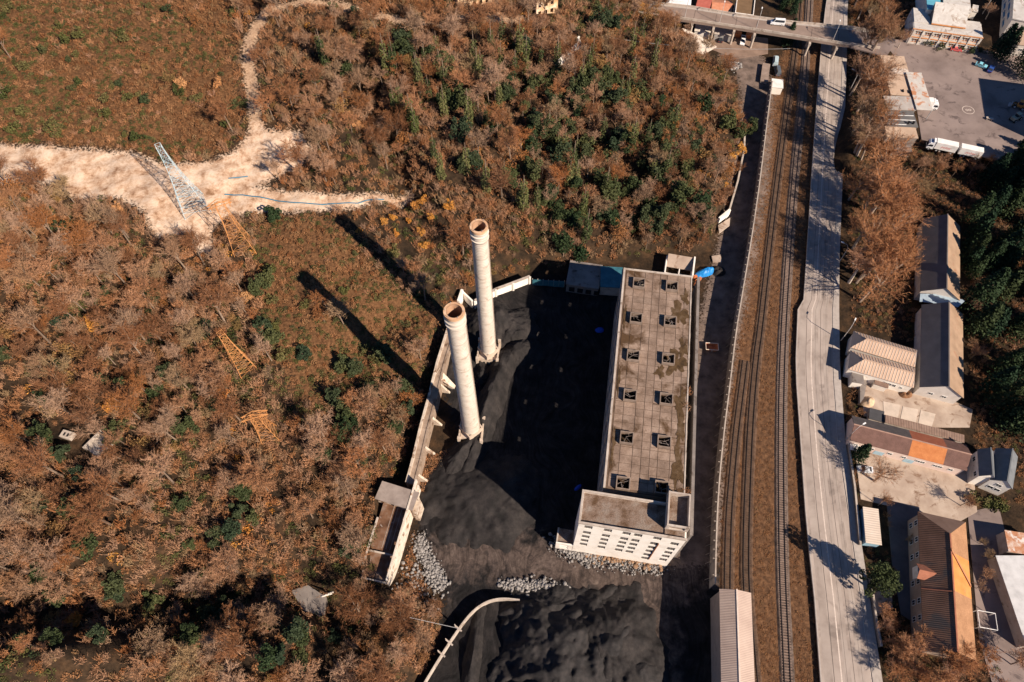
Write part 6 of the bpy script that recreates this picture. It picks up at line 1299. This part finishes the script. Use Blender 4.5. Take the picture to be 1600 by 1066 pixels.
# bare trees: the 300 that show largest are things, the rest one mass
X, Y = jitter_grid(-262, 88, -5, 318, 4.3)
Z = hz(X, Y); vis, U, V_ = inview(X, Y, Z, 60); heath = np.maximum(sdf(X, Y, HEATH), sdf(X, Y, MIDHEATH))
TCL = [T(378, 375), T(384, 400), T(392, 415), T(375, 565), T(384, 588), T(392, 605), T(412, 670), T(424, 692), T(430, 710), T(303, 322), T(105, 705), T(150, 715), T(485, 985)]
RP = {}
tc = np.min([np.hypot(X - p_[0], Y - p_[1]) for p_ in TCL], 0) > 5.0
for ln, hw in PATHS[:1]: tc &= pdist(X, Y, ln) > hw + 2.2
k_ = vis & tc & ok_ground(X, Y, -2.0) & ((heath < -1) | (npr.uniform(0, 1, len(X)) < .03)) & (npr.uniform(0, 1, len(X)) < .9)
X, Y, Z, U, V_ = X[k_], Y[k_], Z[k_], U[k_], V_[k_]
dens = fbm(X, Y, .09, 77, 4); k_ = dens > -.62; X, Y, Z, U, V_ = X[k_], Y[k_], Z[k_], U[k_], V_[k_]
S = (.6 + 1.1 * npr.uniform(0, 1, len(X)) ** 1.4) * np.where(U > 780, .85, 1.0); A = npr.uniform(0, 6.28, len(X)); K = npr.randint(0, len(BARE), len(X))
infr = (U > 5) & (U < 1595) & (V_ > 5) & (V_ < 1060)
order = np.argsort(-(S / np.sqrt(X ** 2 + Y ** 2 + (Z - HC) ** 2)) * np.where(infr, 1, 0)); first = order[:170]; rest = order[170:]
for i in first:
    lm = landmark(U[i], V_[i]); size = 'tall' if S[i] > 1.36 else ('broad' if K[i] % 2 else 'rounded')
    rooted('bare_tree', size + ' leafless brown tree near ' + lm, 'tree', 'bare trees near ' + lm, (X[i], Y[i], Z[i] - .1), A[i], float(S[i]), (('trunk', BARE[K[i]][0], BARK), ('crown', BARE[K[i]][1], CRM[K[i] % 3])))
def joined(tr_, cr_, cm=None):
    q = bpy.data.meshes.new('whole_tree'); nv = len(tr_.vertices); v = [tuple(x.co) for x in tr_.vertices] + [tuple(x.co) for x in cr_.vertices]
    f = [tuple(p.vertices) for p in tr_.polygons] + [tuple(i + nv for i in p.vertices) for p in cr_.polygons]; q.from_pydata(v, [], f); q.materials.append(BARK); q.materials.append(cm or TWIG); nt_ = len(tr_.polygons)
    q.polygons.foreach_set('material_index', [0 if i < nt_ else 1 for i in range(len(f))]); q.update(); return q
scatter('bare_tree_wood', 'mass of smaller leafless trees filling the woods', 'wood', np.stack([X[rest], Y[rest], Z[rest] - .1], -1), A[rest], S[rest], np.where(npr.uniform(0, 1, len(rest)) < .2, npr.randint(6, 9, len(rest)), K[rest]), [(joined(*b_, CRM[k % 3]), None) for k, b_ in enumerate(BARE)] + [(leafy(700 + k, lobes_round(700 + k, 2.2, 4.6, 12), 520, .34), RUSTL) for k in range(3)])

def spray(poly, n_, seed):
    r_ = random.Random(seed); xs_ = [p[0] for p in poly]; ys_ = [p[1] for p in poly]; out = []
    while len(out) < n_:
        u, v = r_.uniform(min(xs_), max(xs_)), r_.uniform(min(ys_), max(ys_))
        if inside(np.array([u]), np.array([v]), poly)[0]: out.append((u, v))
    return out
vr_ = random.Random(99)
def plant(px_list, name, label, cat, group, meshes, leafm, trunks, smin, smax, stretch=1.0, zfix=None, jit=0):
    label0, group0 = label, group
    for u, v in px_list:
        p = T(u + vr_.uniform(-jit, jit), v + vr_.uniform(-jit, jit)) if zfix is None else P(u, v, zfix)
        k = vr_.randrange(len(meshes)); s = vr_.uniform(smin, smax)
        if len(px_list) > 12:
            size = 'large ' if s > smin + .66 * (smax - smin) else ('small ' if s < smin + .33 * (smax - smin) else '')
            label = size + label0 + ' near ' + landmark(u, v); group = group0 + ' near ' + landmark(u, v)
        rooted(name, label, cat, group, (p[0], p[1], p[2] - .1), vr_.uniform(0, 6.28), (s, s, s * stretch), (([('trunk', trunks[k], BARKP if meshes[0] is BIGB[0][1] else BARK)] if trunks else []) + [('crown', meshes[k], leafm)]))
IVTR = [trunk_mesh(9.5, .16)] * 4
plant([(505, 95), (512, 108), (655, 140), (672, 160), (650, 210), (628, 175), (690, 130), (697, 150), (718, 145), (742, 110), (752, 125), (768, 95), (783, 115), (785, 80), (812, 92), (822, 112), (845, 112), (805, 125), (1000, 75), (1022, 100), (1018, 118), (985, 90), (985, 140), (978, 158), (940, 225), (985, 240), (900, 290), (945, 310), (915, 375), (870, 250), (1050, 205), (690, 280), (730, 270), (680, 250)] + spray([(600, 90), (830, 80), (1030, 130), (1080, 300), (900, 390), (700, 300), (620, 200)], 36, 31),
      'ivy_clad_tree', 'upright ivy-clad green tree', 'tree', 'ivy-clad trees', IVT, IVY, IVTR, 1.05, 1.6, 1.1)
plant([(948, 30), (930, 20), (960, 45), (938, 45), (768, 115), (870, 130), (930, 140), (905, 165), (990, 150), (1010, 160), (975, 215), (1030, 215), (1055, 200), (1130, 200), (1100, 180), (1150, 215), (880, 190), (845, 215), (860, 260), (920, 250), (1000, 260), (1045, 260), (1070, 285), (1090, 330), (1060, 310), (1010, 330), (985, 300), (830, 270), (905, 415), (880, 400), (1080, 250), (1165, 215), (480, 128), (495, 130), (540, 120), (560, 30), (525, 20), (700, 12), (690, 170), (720, 215), (640, 95)] + spray([(820, 130), (960, 120), (1110, 200), (1100, 360), (1000, 365), (880, 360), (800, 250)], 78, 32) + spray([(590, 60), (820, 60), (860, 330), (760, 300), (640, 230)], 26, 35),
      'evergreen_tree', 'dense dark evergreen tree', 'tree', 'evergreen trees on the upper hill', EVG, GREEN, EVT, .7, 1.5)
plant([(300, 65 + 610), (175, 690), (185, 680), (70, 680), (90, 360), (110, 365), (170, 470), (390, 780), (350, 850), (380, 800), (95, 940), (100, 1000), (375, 830), (250, 620), (430, 345), (425, 440), (600, 560), (350, 960), (330, 900), (560, 870), (480, 1000), (40, 1000), (20, 560), (400, 810)] + spray([(400, 430), (480, 560), (650, 560), (640, 700), (560, 760), (430, 700)], 20, 33) + spray([(20, 300), (340, 400), (360, 560), (300, 860), (30, 860)], 26, 36) + spray([(20, 900), (200, 900), (420, 960), (560, 1000), (500, 1060), (30, 1060)], 16, 34),
      'evergreen_tree', 'dense green evergreen tree', 'tree', 'evergreen trees on the left slope', EVG, GREEN, EVT, .7, 1.15)
plant([(40, 110), (25, 125), (40, 15), (15, 18), (105, 70), (90, 20), (95, 45), (125, 135), (118, 142), (165, 160), (168, 182), (205, 155), (220, 152), (232, 162), (190, 55), (200, 65), (280, 150), (290, 158), (312, 160), (40, 180), (50, 215), (25, 205), (80, 205), (95, 200), (175, 140), (70, 85), (120, 90), (108, 98), (190, 135), (5, 30), (10, 150), (365, 170), (375, 12), (365, 25), (235, 12), (265, 18), (355, 200), (215, 218), (195, 215), (95, 215), (130, 60), (62, 150), (150, 205)] + [(430, 350), (560, 430), (555, 400), (620, 400), (540, 460), (590, 470), (530, 500), (610, 510), (480, 480), (420, 430), (430, 470), (445, 560), (430, 520), (570, 550), (590, 560), (640, 430), (660, 460), (690, 440)],
      'green_bush', 'rounded green bush', 'bush', 'green bushes on the heath', GBU, SHRG, None, .8, 1.8)
plant([(140, 325), (185, 330), (170, 355), (285, 140), (345, 138), (340, 408), (362, 435), (340, 455), (372, 470), (388, 468), (355, 620), (175, 640), (185, 635), (165, 505), (190, 510), (215, 500), (150, 515), (600, 350), (620, 370), (640, 350), (660, 370), (672, 345), (650, 330), (665, 390), (575, 215), (580, 235), (565, 205), (120, 970), (125, 975), (30, 945), (870, 20 + 240), (480, 45), (490, 55), (820, 220), (1155, 240), (1140, 250), (1000, 18), (660, 320), (615, 345), (700, 330)],
      'autumn_tree', 'orange-leaved tree', 'tree', 'orange-leaved trees', ORT, ORNG, [trunk_mesh(2.5, .1)] * 3, .55, 1.15)
# right-hand side: belts along the road, conifers
belt = spray([(1330, 60), (1366, 80), (1362, 230), (1328, 250)], 26, 5) + [(1345, 250), (1365, 262), (1385, 255), (1345, 285), (1370, 300)]
plant(belt[::2] + belt[1:12:3], 'bare_tree', 'leafless roadside tree', 'tree', 'bare trees by the workshop row', [b_[1] for b_ in BIGB], TWIG, [b_[0] for b_ in BIGB], 1.1, 1.6)
plant(spray([(1326, 270), (1385, 270), (1378, 400), (1370, 480), (1320, 485), (1322, 400)], 21, 6), 'bare_tree', 'leafless pale-branched tree', 'tree', 'large bare roadside trees', [b_[1] for b_ in BIGB], TWIGR, [b_[0] for b_ in BIGB], 1.25, 1.8, zfix=0)
plant([(1335, 10), (1350, 15), (1370, 20), (1340, 30), (1355, 35), (1375, 38), (1360, 5)], 'bare_tree', 'leafless tree beside the road north of the bridge', 'tree', 'bare trees north of the bridge', [b_[1] for b_ in BIGB], TWIG, [b_[0] for b_ in BIGB], .7, 1.0, zfix=0)
plant([(1395, 62), (1403, 75), (1412, 65), (1540, 30)], 'bare_tree', 'leafless tree in front of the derelict white building', 'tree', 'bare trees by the derelict building', [b_[1] for b_ in BIGB], TWIG, [b_[0] for b_ in BIGB], .5, .75, zfix=6)
plant([(1410, 255), (1435, 268), (1462, 272), (1488, 275), (1512, 276), (1535, 268), (1425, 275), (1455, 280), (1410, 300), (1430, 310), (1400, 330), (1420, 350), (1410, 390), (1425, 420)], 'bare_tree', 'leafless tree', 'tree', 'bare trees above the barns', [b_[1] for b_ in BARE], TWIG, [b_[0] for b_ in BARE], .7, 1.1)
plant([(1366, 752)], 'bare_tree', 'wide leafless tree in the yard below the white parked car', 'tree', None, [b_[1] for b_ in BIGB], TWIG, [b_[0] for b_ in BIGB], .95, 1.0, zfix=0)
plant([(1372, 790), (1345, 740), (1340, 648), (1450, 500), (1448, 465), (1510, 490), (1512, 540), (1516, 560), (1530, 850), (1535, 870), (1525, 920), (1530, 900), (1500, 790), (1412, 845)], 'bare_tree', 'slight leafless tree', 'tree', 'bare trees among the houses', [b_[1] for b_ in BARE], TWIG, [b_[0] for b_ in BARE], .45, .75, zfix=0)
plant(spray([(1390, 1000), (1560, 1000), (1600, 1010), (1600, 1066), (1390, 1066)], 20, 8) + [(1375, 985), (1385, 1000), (1390, 1040), (1375, 960), (1392, 1060), (1400, 1030), (1384, 975)], 'bare_tree', 'leafless brown tree', 'tree', 'bare trees at the lower right', [b_[1] for b_ in BARE], TWIGR, [b_[0] for b_ in BARE], .7, 1.3, zfix=0)
CONT = [trunk_mesh(9, .2), trunk_mesh(7, .2), trunk_mesh(11, .22)]
plant(spray([(1525, 260), (1600, 240), (1640, 300), (1640, 700), (1600, 690), (1530, 640), (1520, 600), (1522, 540), (1508, 420), (1504, 330)], 46, 9) + [(1512, 350), (1514, 390), (1516, 430), (1516, 480), (1518, 520)], 'conifer', 'dark conifer', 'tree', 'conifer grove', CON, CONI, CONT, 1.05, 1.6, zfix=0)
plant([(1562, 95), (1553, 90), (1590, 110), (1600, 125)], 'conifer', 'dark conifer shading the vehicle yard', 'tree', 'yard conifers', CON, CONI, CONT, 1.0, 1.3, zfix=6)
plant([(1232, 62), (1228, 72)], 'conifer', 'dark conifer beside the track under the bridge edge', 'tree', 'conifers at the bridge', CON, CONI, CONT, .7, .9, zfix=0)
plant([(1232, 8), (1238, 22), (1222, 15), (1245, 5)], 'conifer', 'dark conifer beyond the bridge at the top edge', 'tree', 'conifers beyond the bridge', CON, CONI, CONT, .7, .9, zfix=0)
plant([(1337, 716)], 'conifer', 'spiky dark green conifer by the road end of the tiled building', 'tree', None, CON, CONI, CONT, .85, .9, zfix=0)
plant([(1354, 920)], 'green_tree', 'large round dark green tree between main road and lane', 'tree', None, BIGT, GREEN, [trunk_mesh(5, .3)], 1.1, 1.11, 1.5, zfix=0)
plant([(1515, 780), (1525, 785), (1540, 788), (1550, 792), (1560, 790)], 'green_bush', 'green bush in the row below the white house', 'bush', 'green bushes below the white house', GBU, SHRG, None, 1.2, 1.7, zfix=0)
plant([(1440, 70), (1455, 73), (1470, 78), (1500, 80), (1515, 84), (1530, 82)], 'green_bush', 'low dark hedge bush along the derelict white building', 'bush', 'hedge at the derelict building', GBU, GREEN, None, .9, 1.3, zfix=6)
plant([(1075, 615), (1073, 770), (1072, 640)], 'wall_shrub', 'twiggy shrub growing on the free-standing wall', 'shrub', 'shrubs on the free-standing wall', [twigbush(44, 1.0, 2.2, 40)], TWIG, None, .8, 1.2, zfix=22.7)

# dry grass in the railway corridor and the rough ground on the right
X, Y = jitter_grid(38, 235, 8, 300, 1.0); Z = hz(X, Y); vis, U, V_ = inview(X, Y, Z, 40)
tl = [np.array(q_) for q_ in (TR, TL, T3)]
lines = [xy(q_) for q_ in (TR, TL, T3)]; m_ = vis & (sdf(X, Y, CORR) > .4)
for ln, kk in zip(lines, (1.9, 1.15, .95)): m_ &= pdist(X, Y, ln) > kk
m_ &= npr.uniform(0, 1, len(X)) < np.clip(.75 + .4 * fbm(X, Y, .2, 5, 3), .15, 1)
n_ = m_.sum(); scatter('dry_grass', 'dry orange-brown grass between the railway tracks', 'grass', np.stack([X[m_], Y[m_], Z[m_]], -1), npr.uniform(0, 6.28, n_), npr.uniform(.35, .75, n_), npr.randint(0, 3, n_), [(shrub(20, .9, .7, 40, .3), DRYG), (shrub(21, .8, .6, 36, .3), SHRB), (shrub(22, .9, .8, 36, .28), DRYG)])
BUILT = [xy(q_) for q_ in ([(1320, -60), (1330, 500), (1322, 700), (1340, 800), (1380, 1066), (1400, 1200), (1250, 1200), (1230, 500), (1280, -60)], [(1320, 505), (1440, 540), (1437, 612), (1322, 590)], [(1345, 585), (1440, 600), (1525, 640), (1515, 740), (1320, 690), (1345, 650)], [(1334, 688), (1590, 728), (1590, 770), (1500, 815), (1440, 800), (1386, 785), (1345, 855)], [(1385, 780), (1530, 800), (1530, 1000), (1440, 1000), (1405, 960)], [(1435, 335), (1505, 335), (1515, 630), (1430, 625)], [(1515, 800), (1600, 790), (1700, 1100), (1600, 1100), (1540, 1010)], [(1345, 780), (1382, 780), (1385, 860), (1350, 860)])]
YARD = [xy(q_, 6) for q_ in ([(1376, 50), (1420, 40), (1560, -40), (1760, -40), (1760, 300), (1600, 262), (1440, 218), (1385, 216), (1385, 90)],)]
X, Y = jitter_grid(85, 240, 0, 305, 1.5); Z = hz(X, Y); vis, U, V_ = inview(X, Y, Z, 40); m_ = vis & (X > np.interp(Y, [p[1] for p in rr][::-1], [p[0] for p in rr][::-1]) + .8)
for q_ in BUILT + YARD: m_ &= ~inside(X, Y, q_)
n_ = m_.sum(); scatter('rough_ground_cover', 'brown scrub and leaf litter under the trees right of the road', 'undergrowth', np.stack([X[m_], Y[m_], Z[m_]], -1), npr.uniform(0, 6.28, n_), npr.uniform(.5, 1.1, n_), npr.choice([0, 0, 1, 2, 3], n_), [(shrub(30, .9, .9, 50, .3), SHRB), (twigbush(31, .9, 1.4, 22), TWIGR), (shrub(32, .9, .9, 50, .3), SHRG), (twigbush(33, .9, 1.6, 22), TWIG)])
# reddish scrub on the bank between trough and rubble
X, Y = jitter_grid(-40, 10, 0, 75, .9); Z = hz(X, Y); bank = xy([(655, 800), (648, 840), (650, 880), (672, 925), (690, 945), (688, 985), (662, 1050), (640, 1040), (615, 930), (640, 860)]); m_ = inside(X, Y, bank) | inside(X, Y, xy([(672, 650), (700, 650), (718, 690), (690, 730), (660, 770), (648, 750)])); n_ = m_.sum()
scatter('bank_scrub', 'rust coloured scrub on the bank beside the coal yard', 'undergrowth', np.stack([X[m_], Y[m_], Z[m_]], -1), npr.uniform(0, 6.28, n_), npr.uniform(.5, 1.0, n_), npr.choice([0, 0, 1, 2], n_), [(shrub(40, .9, .8, 50, .3), TWIGR), (shrub(41, .9, .8, 50, .3), DRYG), (twigbush(42, .9, 1.4, 22), TWIG)])
# loose wires
for lab, a, b_ in (('thin power line crossing the hilltop towards the bridge', P(948, 58, 20), P(1235, 76, 12)),):
    q = MB(); n_ = 16; pts = [a + (b_ - a) * i / n_ - np.array([0, 0, 5.0 * (1 - (2 * i / n_ - 1) ** 2) * .4]) for i in range(n_ + 1)]
    for i in range(n_): q.tube(pts[i], pts[i + 1], .06, n=4)
    tag(q.build('power_line', STEEL), lab, 'cable')
